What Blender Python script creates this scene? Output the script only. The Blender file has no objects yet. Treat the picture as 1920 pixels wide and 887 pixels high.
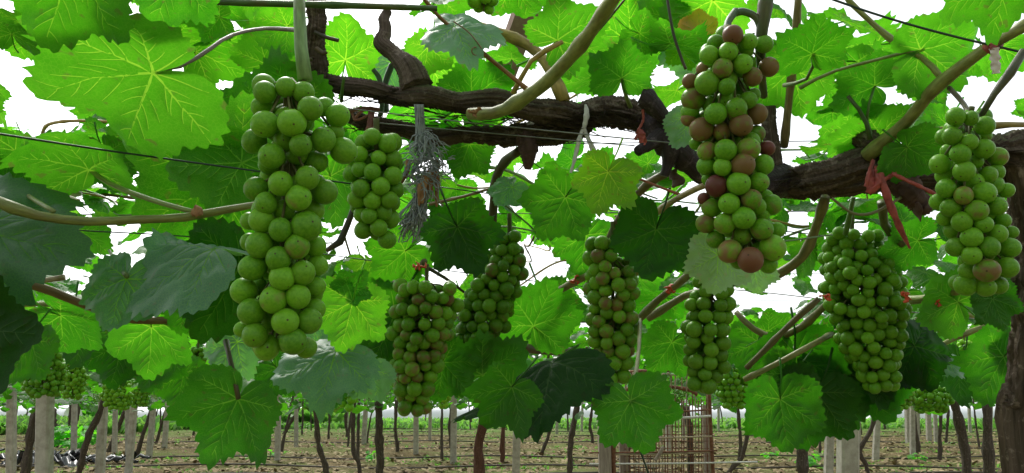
import bpy, math, random
import numpy as np
from mathutils import Matrix, Vector

# ------------------------------------------------------------------ camera, sky, sun, exposure
S = bpy.context.scene
COL = S.collection
CAMZ = 1.15
FPX = 1450.0                      # focal length in pixels of the 1920 x 887 photograph
PITCH = math.radians(12.1)
cam_d = bpy.data.cameras.new('camera'); cam_d.sensor_width = 36.0
cam_d.lens = FPX / 1920 * 36.0; cam_d.clip_start = 0.05; cam_d.clip_end = 2000
cam = bpy.data.objects.new('camera', cam_d); COL.objects.link(cam)
cam.location = (0, 0, CAMZ); cam.rotation_euler = (math.pi / 2 + PITCH, 0, 0)
S.camera = cam

SUN_EL, SUN_AZ = math.radians(52), math.radians(-25)     # azimuth from +Y (ahead) towards +X
W = bpy.data.worlds.new('World'); S.world = W; W.use_nodes = True
wn, wl = W.node_tree.nodes, W.node_tree.links
sky = wn.new('ShaderNodeTexSky'); sky.sky_type = 'NISHITA'; sky.sun_disc = False
sky.sun_elevation = SUN_EL; sky.sun_rotation = SUN_AZ
sky.air_density = 1.0; sky.dust_density = 3.0; sky.ozone_density = 1.0
hs = wn.new('ShaderNodeHueSaturation'); hs.inputs['Saturation'].default_value = 0.18   # cloud cover: nearly white
wl.new(sky.outputs[0], hs.inputs['Color'])
bg = wn['Background']; wl.new(hs.outputs[0], bg.inputs['Color']); bg.inputs['Strength'].default_value = 0.15
sun_d = bpy.data.lights.new('sun', 'SUN'); sun_d.energy = 1.5; sun_d.angle = math.radians(14); sun_d.color = (1, .96, .9)
sun = bpy.data.objects.new('sun', sun_d); COL.objects.link(sun)
sdir = Vector((math.sin(SUN_AZ) * math.cos(SUN_EL), math.cos(SUN_AZ) * math.cos(SUN_EL), math.sin(SUN_EL)))
sun.rotation_euler = sdir.to_track_quat('Z', 'Y').to_euler()
sun.location = (0, 0, 12)
S.view_settings.view_transform = 'Standard'; S.view_settings.look = 'None'
S.view_settings.exposure = 0.92; S.view_settings.gamma = 1.0
try:
    S.cycles.max_bounces = 8; S.cycles.transparent_max_bounces = 4
    S.cycles.diffuse_bounces = 4; S.cycles.transmission_bounces = 4; S.cycles.glossy_bounces = 2
except Exception:
    pass

# ------------------------------------------------------------------ helpers
rng = np.random.default_rng(7); random.seed(7)
CAM = np.array([0, 0, CAMZ]); RIGHT = np.array([1.0, 0, 0])
FWD = np.array([0, math.cos(PITCH), math.sin(PITCH)]); UP = np.array([0, -math.sin(PITCH), math.cos(PITCH)])
def ray(px, py): return (px - 960) / FPX * RIGHT + (443.5 - py) / FPX * UP + FWD
def P(px, py, d): return CAM + d * ray(px, py)
def proj(p):
    q = np.asarray(p) - CAM; d = q @ FWD
    return 960 + FPX * (q @ RIGHT) / d, 443.5 - FPX * (q @ UP) / d, d
def gnd(px, py, z=0.0):
    r = ray(px, py); return CAM + r * ((z - CAMZ) / r[2])

def mesh(name, V, F, mats, mi=None, smooth=True, uv=None, attr=None):
    me = bpy.data.meshes.new(name)
    me.from_pydata(np.asarray(V, float).tolist() if not isinstance(V, list) else V, [], F if isinstance(F, list) else F.tolist())
    for m in (mats if isinstance(mats, (list, tuple)) else [mats]): me.materials.append(m)
    n = len(me.polygons)
    if mi is not None: me.polygons.foreach_set('material_index', np.asarray(mi, dtype=np.int32))
    if smooth: me.polygons.foreach_set('use_smooth', np.ones(n, dtype=bool))
    if uv is not None:
        lay = me.uv_layers.new(name='UVMap')
        idx = np.zeros(len(me.loops), dtype=np.int32); me.loops.foreach_get('vertex_index', idx)
        lay.data.foreach_set('uv', np.asarray(uv, float)[idx].ravel())
    if attr is not None:
        for k, v in attr.items():
            a = me.attributes.new(k, 'FLOAT', 'POINT'); a.data.foreach_set('value', np.asarray(v, float))
    me.update(); return me

def tag(o, label=None, cat=None, group=None, kind=None):
    if label: o['label'] = label
    if cat: o['category'] = cat
    if group: o['group'] = group
    if kind: o['kind'] = kind
    return o
def obj(name, me, parent=None, loc=None, color=None):
    """one mesh object; vertices given in world space are shifted to its parent's frame"""
    o = bpy.data.objects.new(name, me); COL.objects.link(o)
    if parent is not None:
        o.parent = parent
        wl_ = Vector(parent.get('_w', (0, 0, 0))) if '_w' in parent else Vector(parent.location)
        o.location = (Vector(loc) if loc is not None else Vector((0, 0, 0))) - wl_
    elif loc is not None: o.location = loc
    if color is not None: o.color = (*color, 1) if len(color) == 3 else color
    return o
def sub(name, me, parent, color=None):
    """child of a part that already sits in world coordinates"""
    o = bpy.data.objects.new(name, me); COL.objects.link(o); o.parent = parent
    if color is not None: o.color = (*color, 1)
    return o
def empty(name, loc, label, cat, group=None):
    o = bpy.data.objects.new(name, None); COL.objects.link(o); o.location = Vector(loc); o.empty_display_size = .05
    return tag(o, label, cat, group)

class MB:
    """collects several shapes into one mesh"""
    def __init__(s): s.V, s.F, s.M, s.U, s.n = [], [], [], [], 0
    def add(s, V, F, m=0, U=None):
        V = np.asarray(V, float); s.V.append(V); s.U.append(U if U is not None else V[:, :2])
        s.F += [tuple(int(i) + s.n for i in f) for f in F]; s.M += [m] * len(F); s.n += len(V)
    def build(s, name, mats, smooth=True): return mesh(name, np.vstack(s.V), s.F, mats, s.M, smooth, uv=np.vstack(s.U))

def smoothpath(pts, rad, n):
    pts = np.asarray(pts, float); rad = np.asarray(rad, float)
    if len(rad) == 1: rad = np.repeat(rad, len(pts))
    k = len(pts); out = []; ro = []
    ext = np.vstack([2 * pts[0] - pts[1], pts, 2 * pts[-1] - pts[-2]])
    seg = np.linalg.norm(np.diff(pts, axis=0), axis=1); cum = np.r_[0, np.cumsum(seg)]
    for s in np.linspace(0, cum[-1], n):
        i = min(max(int(np.searchsorted(cum, s, side='right') - 1), 0), k - 2); t = (s - cum[i]) / max(seg[i], 1e-9)
        a, b, c, d = ext[i], ext[i + 1], ext[i + 2], ext[i + 3]
        out.append(.5 * (2 * b + (c - a) * t + (2 * a - 5 * b + 4 * c - d) * t * t + (3 * b - a - 3 * c + d) * t ** 3))
        ro.append(rad[i] * (1 - t) + rad[i + 1] * t)
    return np.array(out), np.array(ro)

def tube(pts, rad, n=None, k=10, bark=0.0, lump=0.0, ridges=(9, 14, 21), nodes=0.0, node_step=.09, seed=0, cap=True, flat=1.0):
    """tapered tube; bark = ridge depth, lump = slow swelling, nodes = swollen joints of a shoot"""
    r_ = np.random.default_rng(seed)
    pts = np.asarray(pts, float)
    L = np.linalg.norm(np.diff(pts, axis=0), axis=1).sum()
    if n is None: n = max(4, int(L / .02))
    C, R = smoothpath(pts, rad, n)
    T = np.gradient(C, axis=0); T /= np.linalg.norm(T, axis=1)[:, None] + 1e-12
    N = np.zeros_like(T); a = np.array([0, 0, 1.0]) if abs(T[0, 2]) < .9 else np.array([1.0, 0, 0])
    N[0] = a - T[0] * (a @ T[0]); N[0] /= np.linalg.norm(N[0])
    for i in range(1, n):
        v = N[i - 1] - T[i] * (N[i - 1] @ T[i]); N[i] = v / (np.linalg.norm(v) + 1e-12)
    B = np.cross(T, N)
    th = np.linspace(0, 2 * np.pi, k, endpoint=False); s = np.linspace(0, L, n)
    D = np.ones((n, k))
    def walk(scale):
        m = max(4, int(L / scale) + 3); return np.interp(np.linspace(0, m - 1, n), np.arange(m), r_.normal(0, 1, m))
    if bark:
        acc = 0
        for kk in ridges:
            ph = np.cumsum(walk(.05)) * (.9 * L / max(n, 1) / .05) + r_.uniform(0, 6); am = .6 + .5 * walk(.04)
            acc = acc + am[:, None] * (1 - 2 * np.abs(np.sin(.5 * (kk * th[None] + ph[:, None])))) * (9 / kk) ** .5
        D += bark * acc + bark * .5 * r_.normal(0, 1, (n, k))
    if lump:
        D += lump * walk(.07)[:, None] + lump * .8 * np.cos(th[None] + np.cumsum(walk(.1))[:, None] * .3) * walk(.09)[:, None]
    if nodes:
        D += (nodes * np.exp(-(((s + .3 * node_step) % node_step - node_step / 2) / .007) ** 2))[:, None]
    RR = R[:, None] * D
    V = C[:, None] + RR[..., None] * (np.cos(th)[None, :, None] * N[:, None] * flat + np.sin(th)[None, :, None] * B[:, None])
    V = V.reshape(-1, 3)
    U = np.stack([np.tile(th / 6.2832, n), np.repeat(s, k)], 1)
    i, j = np.meshgrid(np.arange(n - 1), np.arange(k), indexing='ij'); j2 = (j + 1) % k
    F = np.stack([i * k + j, i * k + j2, (i + 1) * k + j2, (i + 1) * k + j], -1).reshape(-1, 4).tolist()
    if cap: F += [list(range(k))[::-1], [(n - 1) * k + q for q in range(k)]]
    return V, F, U
def tube_mesh(name, m, *a, **kw):
    V, F, U = tube(*a, **kw); return mesh(name, V, F, m, uv=U)
def boxv(c, sx, sy, sz, rz=0, rx=0, ry=0):
    v = np.array([[x, y, z] for x in (-.5, .5) for y in (-.5, .5) for z in (-.5, .5)]) * [sx, sy, sz]
    from mathutils import Euler
    v = v @ np.array(Euler((rx, ry, rz)).to_matrix()).T + np.asarray(c)
    return v, [(0, 1, 3, 2), (4, 6, 7, 5), (0, 4, 5, 1), (2, 3, 7, 6), (0, 2, 6, 4), (1, 5, 7, 3)]

# ------------------------------------------------------------------ materials
class NT:
    def __init__(s, name):
        s.m = bpy.data.materials.new(name); s.m.use_nodes = True; s.t = s.m.node_tree; s.n, s.l = s.t.nodes, s.t.links
        s.p = s.n['Principled BSDF']; s.o = s.n['Material Output']
    def new(s, t, **kw):
        x = s.n.new('ShaderNode' + t)
        for k, v in kw.items(): setattr(x, k, v)
        return x
    def put(s, sock, v):
        if isinstance(v, bpy.types.NodeSocket): s.l.new(v, sock)
        elif isinstance(v, (tuple, list)) and len(v) == 3 and sock.type == 'RGBA': sock.default_value = (*v, 1)
        else: sock.default_value = v
    def mix(s, f, a, b, mode='MIX'):
        x = s.new('Mix', data_type='RGBA', blend_type=mode)
        s.put(x.inputs[0], f); s.put(x.inputs[6], a); s.put(x.inputs[7], b); return x.outputs[2]
    def math(s, op, a, b=0.0, c=None):
        x = s.new('Math', operation=op); s.put(x.inputs[0], a); s.put(x.inputs[1], b)
        if c is not None: s.put(x.inputs[2], c)
        return x.outputs[0]
    def rampf(s, v, a, b, lo=0.0, hi=1.0):
        x = s.new('MapRange'); s.put(x.inputs[0], v); s.put(x.inputs[1], a); s.put(x.inputs[2], b); s.put(x.inputs[3], lo); s.put(x.inputs[4], hi); return x.outputs[0]
    def coord(s, which='Object', scale=(1, 1, 1)):
        x = s.new('TexCoord'); mp = s.new('Mapping'); s.l.new(x.outputs[which], mp.inputs[0]); mp.inputs['Scale'].default_value = scale; return mp.outputs[0]
    def noise(s, co, scale, detail=3, rough=.55):
        x = s.new('TexNoise'); s.put(x.inputs['Vector'], co); x.inputs['Scale'].default_value = scale
        x.inputs['Detail'].default_value = detail; x.inputs['Roughness'].default_value = rough; return x.outputs[0]
    def bump(s, h, strength, dist):
        x = s.new('Bump'); s.put(x.inputs['Height'], h); x.inputs['Strength'].default_value = strength; x.inputs['Distance'].default_value = dist
        s.l.new(x.outputs[0], s.p.inputs['Normal']); return x.outputs[0]
    def set(s, **kw):
        nm = dict(color='Base Color', rough='Roughness', spec='Specular IOR Level', sss='Subsurface Weight', metal='Metallic')
        for k, v in kw.items(): s.put(s.p.inputs[nm[k]], v)

def leaf_material(name, top, top2, under, tr1, tr2, rough, spec, vein=False):
    t = NT(name); oi = t.new('ObjectInfo'); at = t.new('Attribute', attribute_name='rnd')
    rnd = t.math('FRACT', t.math('ADD', oi.outputs['Random'], at.outputs['Fac']))
    tint = oi.outputs['Color']; co = t.coord('Object')
    ns = t.noise(co, 2.2, 4, .6); fine = t.noise(co, 14, 3)
    geo = t.new('NewGeometry')
    f = t.rampf(t.math('ADD', ns, t.math('MULTIPLY', t.math('SUBTRACT', rnd, .5), .5)), .3, .75)
    up = t.mix(f, top, top2)
    base = t.mix(geo.outputs['Backfacing'], up, under)
    trn = t.mix(f, tr1, tr2)
    if not vein:
        vo = t.new('TexVoronoi', feature='DISTANCE_TO_EDGE'); t.put(vo.inputs['Vector'], co); vo.inputs['Scale'].default_value = 30
        ret = t.rampf(vo.outputs['Distance'], .0, .09, 1, 0)
        trn = t.mix(t.math('MULTIPLY', ret, .26), trn, (.16, .36, .02))
        base = t.mix(t.math('MULTIPLY', ret, .10), base, (.12, .2, .06))
        h = t.math('ADD', t.math('MULTIPLY', t.rampf(vo.outputs['Distance'], 0, .25), -.6), fine); bn = t.bump(h, .09, .02)
        spot = t.rampf(t.noise(co, 6, 2), .63, .68); trn = t.mix(t.math('MULTIPLY', spot, .6), trn, (.1, .09, .02))
    base = t.mix(1.0, base, tint, 'MULTIPLY'); trn = t.mix(1.0, trn, tint, 'MULTIPLY')
    t.set(color=base, rough=rough, spec=spec)
    tl = t.new('BsdfTranslucent'); t.put(tl.inputs['Color'], trn)
    ad = t.new('AddShader'); t.l.new(t.p.outputs[0], ad.inputs[0]); t.l.new(tl.outputs[0], ad.inputs[1]); t.l.new(ad.outputs[0], t.o.inputs[0])
    return t.m
M = {}
M['leaf'] = leaf_material('leaf_green', (.017, .06, .010), (.028, .085, .014), (.036, .095, .015), (.022, .17, .002), (.06, .27, .005), .58, .12)
M['vein'] = leaf_material('leaf_vein', (.032, .085, .018), (.05, .11, .025), (.08, .16, .035), (.12, .32, .012), (.2, .42, .02), .5, .2, True)
M['pale'] = leaf_material('leaf_pale_sky_sheen', (.042, .095, .052), (.065, .125, .075), (.13, .2, .11), (.03, .12, .015), (.05, .16, .02), .5, .4)  # pale leaf; bluish sky reflection of the upper side put into its colour
M['autumn'] = leaf_material('leaf_autumn', (.3, .16, .04), (.35, .2, .05), (.4, .25, .08), (.5, .22, .03), (.6, .3, .05), .5, .3)

def bark_material(name, c1, c2, c3, moss=0.0, rough=.85):
    t = NT(name); co = t.coord('UV', (14, 5, 1)); n1 = t.noise(co, 2.0, 6, .7)
    ob = t.coord('Object'); n2 = t.noise(ob, 60, 4, .65); n3 = t.noise(ob, 9, 3)
    c = t.mix(t.rampf(n1, .35, .68), c1, c2); c = t.mix(t.rampf(n2, .56, .78), c, c3)
    if moss:
        g = t.new('NewGeometry'); sx = t.new('SeparateXYZ'); t.l.new(g.outputs['Normal'], sx.inputs[0])
        f = t.math('MULTIPLY', t.rampf(sx.outputs[2], .1, .9), t.rampf(n3, .45, .62)); c = t.mix(t.math('MULTIPLY', f, moss), c, (.07, .1, .025))
    t.set(color=c, rough=rough, spec=.25); t.bump(t.math('ADD', n1, t.math('MULTIPLY', n2, .5)), .8, .004)
    return t.m
M['bark'] = bark_material('old_bark', (.03, .022, .017), (.16, .118, .09), (.34, .28, .23), .75)
M['bark_far'] = bark_material('vine_bark', (.035, .028, .022), (.13, .1, .08), (.27, .22, .18), .4)
M['bark_purple'] = bark_material('pruned_bark', (.025, .018, .022), (.06, .04, .052), (.22, .17, .2), 0, .45)
M['spur'] = bark_material('spur_bark', (.05, .035, .025), (.16, .12, .09), (.28, .23, .18), 0)
M['red_trunk'] = bark_material('red_bark', (.07, .03, .022), (.16, .075, .055), (.22, .13, .1), 0)

def cane_material(name):
    t = NT(name); oi = t.new('ObjectInfo'); co = t.coord('UV', (6, 30, 1)); n = t.noise(co, 1.5, 4); ob = t.coord('Object'); n2 = t.noise(ob, 25, 3)
    c = t.mix(1.0, t.mix(t.rampf(n, .3, .7), (.55, .56, .5), (1.2, 1.17, 1.1)), oi.outputs['Color'], 'MULTIPLY')
    c = t.mix(t.rampf(n2, .52, .72, 0, .6), c, (.13, .08, .03)); t.set(color=c, rough=.45, spec=.4); t.bump(n, .3, .002); return t.m
M['cane'] = cane_material('green_shoot')

def berry_material():
    t = NT('grape_skin'); oi = t.new('ObjectInfo'); sp = t.new('SeparateColor'); t.l.new(oi.outputs['Color'], sp.inputs[0])
    rp, lt = sp.outputs[0], sp.outputs[1]; co = t.coord('Object'); rnd = oi.outputs['Random']
    add = t.new('VectorMath', operation='ADD'); t.l.new(co, add.inputs[0]); t.l.new(rnd, add.inputs[1])
    n = t.noise(add.outputs[0], 1.3, 3); n2 = t.noise(add.outputs[0], 5, 4)
    g = t.mix(t.rampf(t.math('ADD', n2, t.math('MULTIPLY', rnd, .3)), .35, .85), (.078, .25, .008), (.165, .39, .018))
    sx = t.new('SeparateXYZ'); t.l.new(co, sx.inputs[0])
    blush = t.rampf(t.math('ADD', t.math('MULTIPLY', rp, 1.15), t.math('MULTIPLY', t.math('SUBTRACT', n, .5), 1.5)), .32, .8)
    c = t.mix(blush, g, (.2, .115, .045)); c = t.mix(t.rampf(rp, .82, 1.05), c, (.13, .035, .03))
    c = t.mix(t.rampf(n, .45, .75, 0, .07), c, (.3, .38, .17))          # waxy bloom
    vo = t.new('TexVoronoi'); t.put(vo.inputs['Vector'], add.outputs[0]); vo.inputs['Scale'].default_value = 5
    c = t.mix(t.math('MULTIPLY', t.rampf(vo.outputs['Distance'], .05, .09, 1, 0), .5), c, (.1, .1, .03))
    c = t.mix(t.rampf(sx.outputs[2], -.993, -.997), c, (.06, .035, .015))      # stylar scar
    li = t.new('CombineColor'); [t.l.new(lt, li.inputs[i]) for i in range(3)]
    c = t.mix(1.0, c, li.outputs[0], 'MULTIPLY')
    t.set(color=c, rough=t.rampf(n, .3, .7, .32, .48), spec=.24, sss=.5)
    t.p.inputs['Subsurface Radius'].default_value = (.5, 1, .2); t.p.inputs['Subsurface Scale'].default_value = .006
    return t.m
M['berry'] = berry_material()

def simple(name, c1, c2, rough=.6, scale=20, metal=0, spec=.4, bump=.2, uv=False, sc=(1, 1, 1)):
    t = NT(name); co = t.coord('UV' if uv else 'Object', sc); n = t.noise(co, scale, 5, .65)
    t.set(color=t.mix(t.rampf(n, .32, .68), c1, c2), rough=rough, metal=metal, spec=spec); t.bump(n, bump, .005); return t.m
M['concrete'] = simple('concrete', (.31, .28, .235), (.53, .5, .44), .9, 14, bump=.5)
M['wire'] = simple('galvanised_wire', (.16, .17, .16), (.3, .31, .3), .45, 60, .6)
M['dark_wire'] = simple('dark_wire', (.012, .03, .018), (.03, .06, .035), .5, 60)
M['red_tape'] = simple('red_tape', (.17, .03, .025), (.46, .09, .075), .5, 60)
M['dull_tape'] = simple('dull_red_tape', (.17, .06, .05), (.36, .17, .14), .6, 60)
M['orange_clip'] = simple('orange_clip', (.55, .06, .02), (.7, .12, .05), .4, 80)
M['white_tag'] = simple('white_tag', (.6, .5, .46), (.75, .68, .62), .5, 40)
M['string'] = simple('white_string', (.45, .44, .42), (.7, .69, .66), .8, 80)
M['rope'] = simple('grey_rope', (.19, .22, .23), (.36, .39, .4), .95, 90)
M['dry'] = simple('dry_husk', (.2, .08, .035), (.42, .24, .12), .8, 60)
M['dead_leaf'] = simple('dead_leaf', (.05, .028, .02), (.11, .06, .045), .8, 30)
M['timber'] = simple('weathered_timber', (.2, .15, .12), (.36, .29, .25), .85, 12, uv=False, sc=(6, 6, .7), bump=.5)
M['batten'] = simple('batten_timber', (.26, .16, .12), (.4, .27, .21), .8, 10, sc=(4, 4, 1))
M['rust'] = simple('rusty_iron', (.11, .04, .02), (.26, .12, .07), .8, 40, .2)
M['cage_wire'] = simple('cage_wire', (.2, .14, .08), (.5, .42, .3), .6, 30, .2)
M['tunnel'] = simple('white_plastic', (.7, .73, .74), (.82, .84, .84), .35, 1.3, bump=.6)
M['black_film'] = simple('black_film', (.012, .013, .016), (.035, .037, .042), .28, 9, spec=.6, bump=.6)
M['pipe'] = simple('irrigation_pipe', (.035, .028, .022), (.11, .09, .07), .7, 9)
M['straw'] = simple('leaf_litter', (.15, .095, .045), (.42, .33, .18), .9, 3)
M['core'] = simple('bunch_stem', (.06, .075, .02), (.13, .14, .04), .7, 60)
M['weed'] = leaf_material('weed_leaf', (.05, .12, .03), (.09, .17, .04), (.1, .17, .06), (.09, .25, .03), (.14, .3, .04), .55, .3)
def ground_material():
    t = NT('vineyard_soil'); co = t.coord('Object'); st = t.coord('Object', (1, 2.2, 1))
    n1 = t.noise(st, .55, 5, .6); n2 = t.noise(co, 7, 6, .7); n3 = t.noise(co, 38, 4, .7); n4 = t.noise(st, .23, 3)
    c = t.mix(t.rampf(n2, .35, .65), (.08, .058, .024), (.18, .132, .06)); c = t.mix(t.rampf(n3, .5, .72), c, (.42, .34, .18))
    c = t.mix(t.math('MULTIPLY', t.rampf(n1, .45, .6), .8), c, (.15, .19, .05))
    sx = t.new('SeparateXYZ'); t.l.new(co, sx.inputs[0])
    c = t.mix(t.rampf(t.math('ADD', sx.outputs[1], t.math('MULTIPLY', n4, 12)), 32, 38, 0, .9), c, (.14, .24, .05))
    t.set(color=c, rough=.95, spec=.15); t.bump(t.math('ADD', n2, n3), .9, .03); return t.m
M['soil'] = ground_material()
# ------------------------------------------------------------------ vine leaf meshes (unit: junction to tip = 1, tip at +Y, upper side +Z)
OUT_A = np.array([0, 12, 22, 31, 41, 52, 62, 74, 86, 98, 112, 126, 140, 154, 166, 174, 179])
OUT_R = np.array([1, .92, .84, .80, .87, .95, .88, .77, .72, .75, .77, .70, .62, .55, .45, .28, .05])
def outline(th, r_, teeth=True, deep=1.0, sym=.05):
    a = np.degrees(np.abs(th)); rr = np.interp(a, OUT_A, 1 - (1 - OUT_R) * (deep if deep < 1 else 1))
    rr = np.interp(a, OUT_A, OUT_R ** deep)
    side = np.where(th >= 0, 0, 1); s1 = r_.uniform(-sym, sym, 2); rr = rr * (1 + s1[side] * np.sin(np.radians(a)) ** 2)
    if teeth:
        for q in (0, 1):
            ed = [0.0]
            while ed[-1] < 176: ed.append(ed[-1] + r_.uniform(6, 12))
            ed = np.array(ed); i = np.clip(np.searchsorted(ed, a, side='right') - 1, 0, len(ed) - 2)
            u = (a - ed[i]) / (ed[i + 1] - ed[i]); am = r_.uniform(.06, .135, len(ed))[i]
            saw = np.where(u < .62, u / .62, (1 - u) / .38) - .45
            rr = np.where(side == q, rr * (1 + am * saw * np.clip((172 - a) / 20, 0, 1)), rr)
    return rr
def bend_fn(r_, fold, droop, wave, curl):
    ph = r_.uniform(0, 6, 4); k1, k2 = r_.uniform(2.5, 3.6), r_.uniform(5, 7)
    def f(x, y):
        r2 = x * x + y * y; th = np.arctan2(x, y); r = np.sqrt(r2)
        z = -fold * (np.sqrt(x * x + .01) - .1) - droop * r2 + wave * r2 * (np.sin(k1 * th + ph[0]) + .5 * np.sin(k2 * th + ph[1]))
        z = z + curl * np.maximum(r - .7, 0) ** 2 * (1 + np.sin(2 * th + ph[2])) * 2
        z = z + .028 * np.sin(13 * x + 4 * y + ph[2]) * np.sin(12 * y - 3 * x + ph[3]) * np.minimum(1, r * 1.5) + .02 * np.sin(5 * th * 1.0) * r * .0
        return z
    return f
def vein_paths(r_, secondary=True):
    out = []
    for a0, ln in ((0, .95), (51, .88), (-51, .88), (108, .69), (-108, .69), (150, .42), (-150, .42)):
        a = math.radians(a0 + r_.uniform(-3, 3)); d = np.array([math.sin(a), math.cos(a)]); pn = np.array([d[1], -d[0]]); cv = r_.uniform(-.06, .06)
        t = np.linspace(0, 1, 9); path = d * (t * ln)[:, None] + pn * (cv * t * (1 - t) * ln * 2)[:, None]
        big = abs(a0) < 140
        out.append((path, .0105 if big else .007, .0026))
        if secondary and big:
            for s in (-1, 1):
                for q in np.arange(.18, .86, .17):
                    q = q + r_.uniform(-.04, .04) + (.07 if s > 0 else 0)
                    if q > .9: continue
                    b = path[0] * 0 + d * q * ln + pn * (cv * q * (1 - q) * ln * 2)
                    a2 = a + s * math.radians(r_.uniform(40, 52)); d2 = np.array([math.sin(a2), math.cos(a2)])
                    l2 = (.40 - .30 * q) * ln * r_.uniform(.85, 1.1) * (1.1 if a0 == 0 else .9)
                    tt = np.linspace(0, 1, 5); p2 = b + d2 * (tt * l2)[:, None] + (d - d2) * (tt ** 2 * l2 * .2)[:, None]
                    out.append((p2, .0044, .0016))
    return out
from mathutils.geometry import delaunay_2d_cdt
def leaf_mesh(name, seed, nang, cell, fold, droop, wave, curl, veins=2, petiole=False, deep=1.0, mats=('leaf', 'vein'), width=None):
    """blade cut along its veins, so that the veins are faces of their own, raised on the underside"""
    r_ = np.random.default_rng(seed); width = width or (.52 if fold > .8 else 1.0)
    th = np.linspace(-math.pi, math.pi, nang + 1)[:-1] + math.pi / nang
    r1 = outline(th, r_, True, deep); out = np.stack([r1 * np.sin(th), r1 * np.cos(th)], 1)
    pts = [Vector(p) for p in out.tolist()]; loop = list(range(nang)); edges = []
    paths = vein_paths(r_, veins > 1)
    dense, dw = [], []
    for path, w0, w1 in paths:
        k = len(path); dx = np.gradient(path, axis=0); dx /= np.linalg.norm(dx, axis=1)[:, None] + 1e-9; pn = np.stack([dx[:, 1], -dx[:, 0]], 1); w = np.linspace(w0, w1, k) * 1.15
        rad = np.hypot(path[:, 0], path[:, 1]); lim = np.interp(np.arctan2(path[:, 0], path[:, 1]), th, r1) * .97
        ok = rad < lim; k = int(np.argmin(ok)) if not ok.all() else k
        if k < 3: continue
        b = len(pts)
        for i in range(k):
            for q in (-1, 0, 1): pts.append(Vector(path[i] + pn[i] * w[i] * q))
        for i in range(k - 1):
            for q in range(3): edges.append((b + i * 3 + q, b + i * 3 + 3 + q))
        tt = np.linspace(0, k - 1, k * 5); dense.append(np.stack([np.interp(tt, np.arange(k), path[:k, 0]), np.interp(tt, np.arange(k), path[:k, 1])], 1)); dw.append(np.interp(tt, np.arange(k), w[:k]))
    dense = np.vstack(dense); dw = np.concatenate(dw)
    g = np.arange(-1.05, 1.06, cell); X, Y = np.meshgrid(g, g); X[::2] += cell / 2; q = np.stack([X.ravel(), Y.ravel()], 1) + r_.normal(0, cell * .12, (X.size, 2))
    q = q[np.hypot(q[:, 0], q[:, 1]) < np.interp(np.arctan2(q[:, 0], q[:, 1]), th, r1) - cell * .45]
    dist = np.sqrt(((q[:, None] - dense[None]) ** 2).sum(2)).min(1); q = q[dist > cell * .35]
    pts += [Vector(p) for p in q.tolist()]
    vo, eo, fo, *_ = delaunay_2d_cdt(pts, edges, [loop], 1, 1e-5)
    v2 = np.array([v[:] for v in vo]); F = [tuple(f) for f in fo]
    cen = np.array([v2[list(f)].mean(0) for f in F]); dd = np.sqrt(((cen[:, None] - dense[None]) ** 2).sum(2)); j = dd.argmin(1)
    mi = (dd[np.arange(len(F)), j] < dw[j] * .98).astype(int).tolist()
    z = bend_fn(r_, fold, droop, wave, curl)
    dv = np.sqrt(((v2[:, None] - dense[None]) ** 2).sum(2)); jv = dv.argmin(1); dv = dv[np.arange(len(v2)), jv]
    zz = z(v2[:, 0] * width, v2[:, 1]) - dw[jv] * .9 * np.exp(-(dv / (dw[jv] * .6 + .001)) ** 2) - .034 * np.exp(-(dv / .035) ** 2)
    V = np.column_stack([v2[:, 0] * width, v2[:, 1], zz]).tolist()
    # every triangle wound so that the upper side faces +Z
    for i, f in enumerate(F):
        a_, b_, c_ = v2[f[0]], v2[f[1]], v2[f[2]]
        if (b_[0] - a_[0]) * (c_[1] - a_[1]) - (b_[1] - a_[1]) * (c_[0] - a_[0]) < 0: F[i] = f[::-1]
    if petiole:
        z0 = float(z(np.array(0.), np.array(0.))) - .03
        pv, pf, _ = tube([[0, 0, z0], [0, -.12, -.07], [.03, -.42, -.12], [.06, -.8, -.02]], [.014, .016, .017, .024], n=6, k=5)
        b = len(V); V += pv.tolist(); F += [tuple(i + b for i in f) for f in pf]; mi += [1] * len(pf)
    return mesh(name, V, F, [M[m] for m in mats], mi)
SHAPES = [(.12, .12, .09, .5), (.28, .15, .08, .9), (.05, .26, .12, -.4), (.38, .10, .09, -.8), (-.15, .05, .13, .8), (.15, .36, .11, .8), (.55, .22, .08, .4), (.02, .06, .11, 1.1), (.85, .15, .12, .5)]
LEAF_HI = [leaf_mesh('vine_leaf', 10 + i, 150, .055, *s, veins=2, deep=(1.25, 1.0, 1.6, 1.35)[i % 4]) for i, s in enumerate(SHAPES)]
SHAPES = SHAPES[:8]
LEAF_STALK = [leaf_mesh('vine_leaf', 160 + i, 150, .055, *s, veins=2, petiole=True, deep=(1.25, 1.0, 1.6, 1.35)[i % 4]) for i, s in enumerate(SHAPES)]
LEAF_PET = [leaf_mesh('vine_leaf', 40 + i, 120, .09, *s, veins=2, petiole=True, deep=(1.2, 1.0, 1.55, 1.35)[i % 4]) for i, s in enumerate(SHAPES)]
LEAF_MID = [leaf_mesh('vine_leaf', 70 + i, 64, .2, *s, veins=1, petiole=True) for i, s in enumerate(SHAPES)]
PALE_HI = [leaf_mesh('vine_leaf', 100 + i, 150, .055, *s, veins=2, mats=('pale', 'vein')) for i, s in enumerate(SHAPES[1:7])]
AUT_HI = [leaf_mesh('vine_leaf', 130 + i, 100, .09, *s, veins=1, mats=('autumn', 'vein')) for i, s in enumerate(SHAPES[3:5])]
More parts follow.
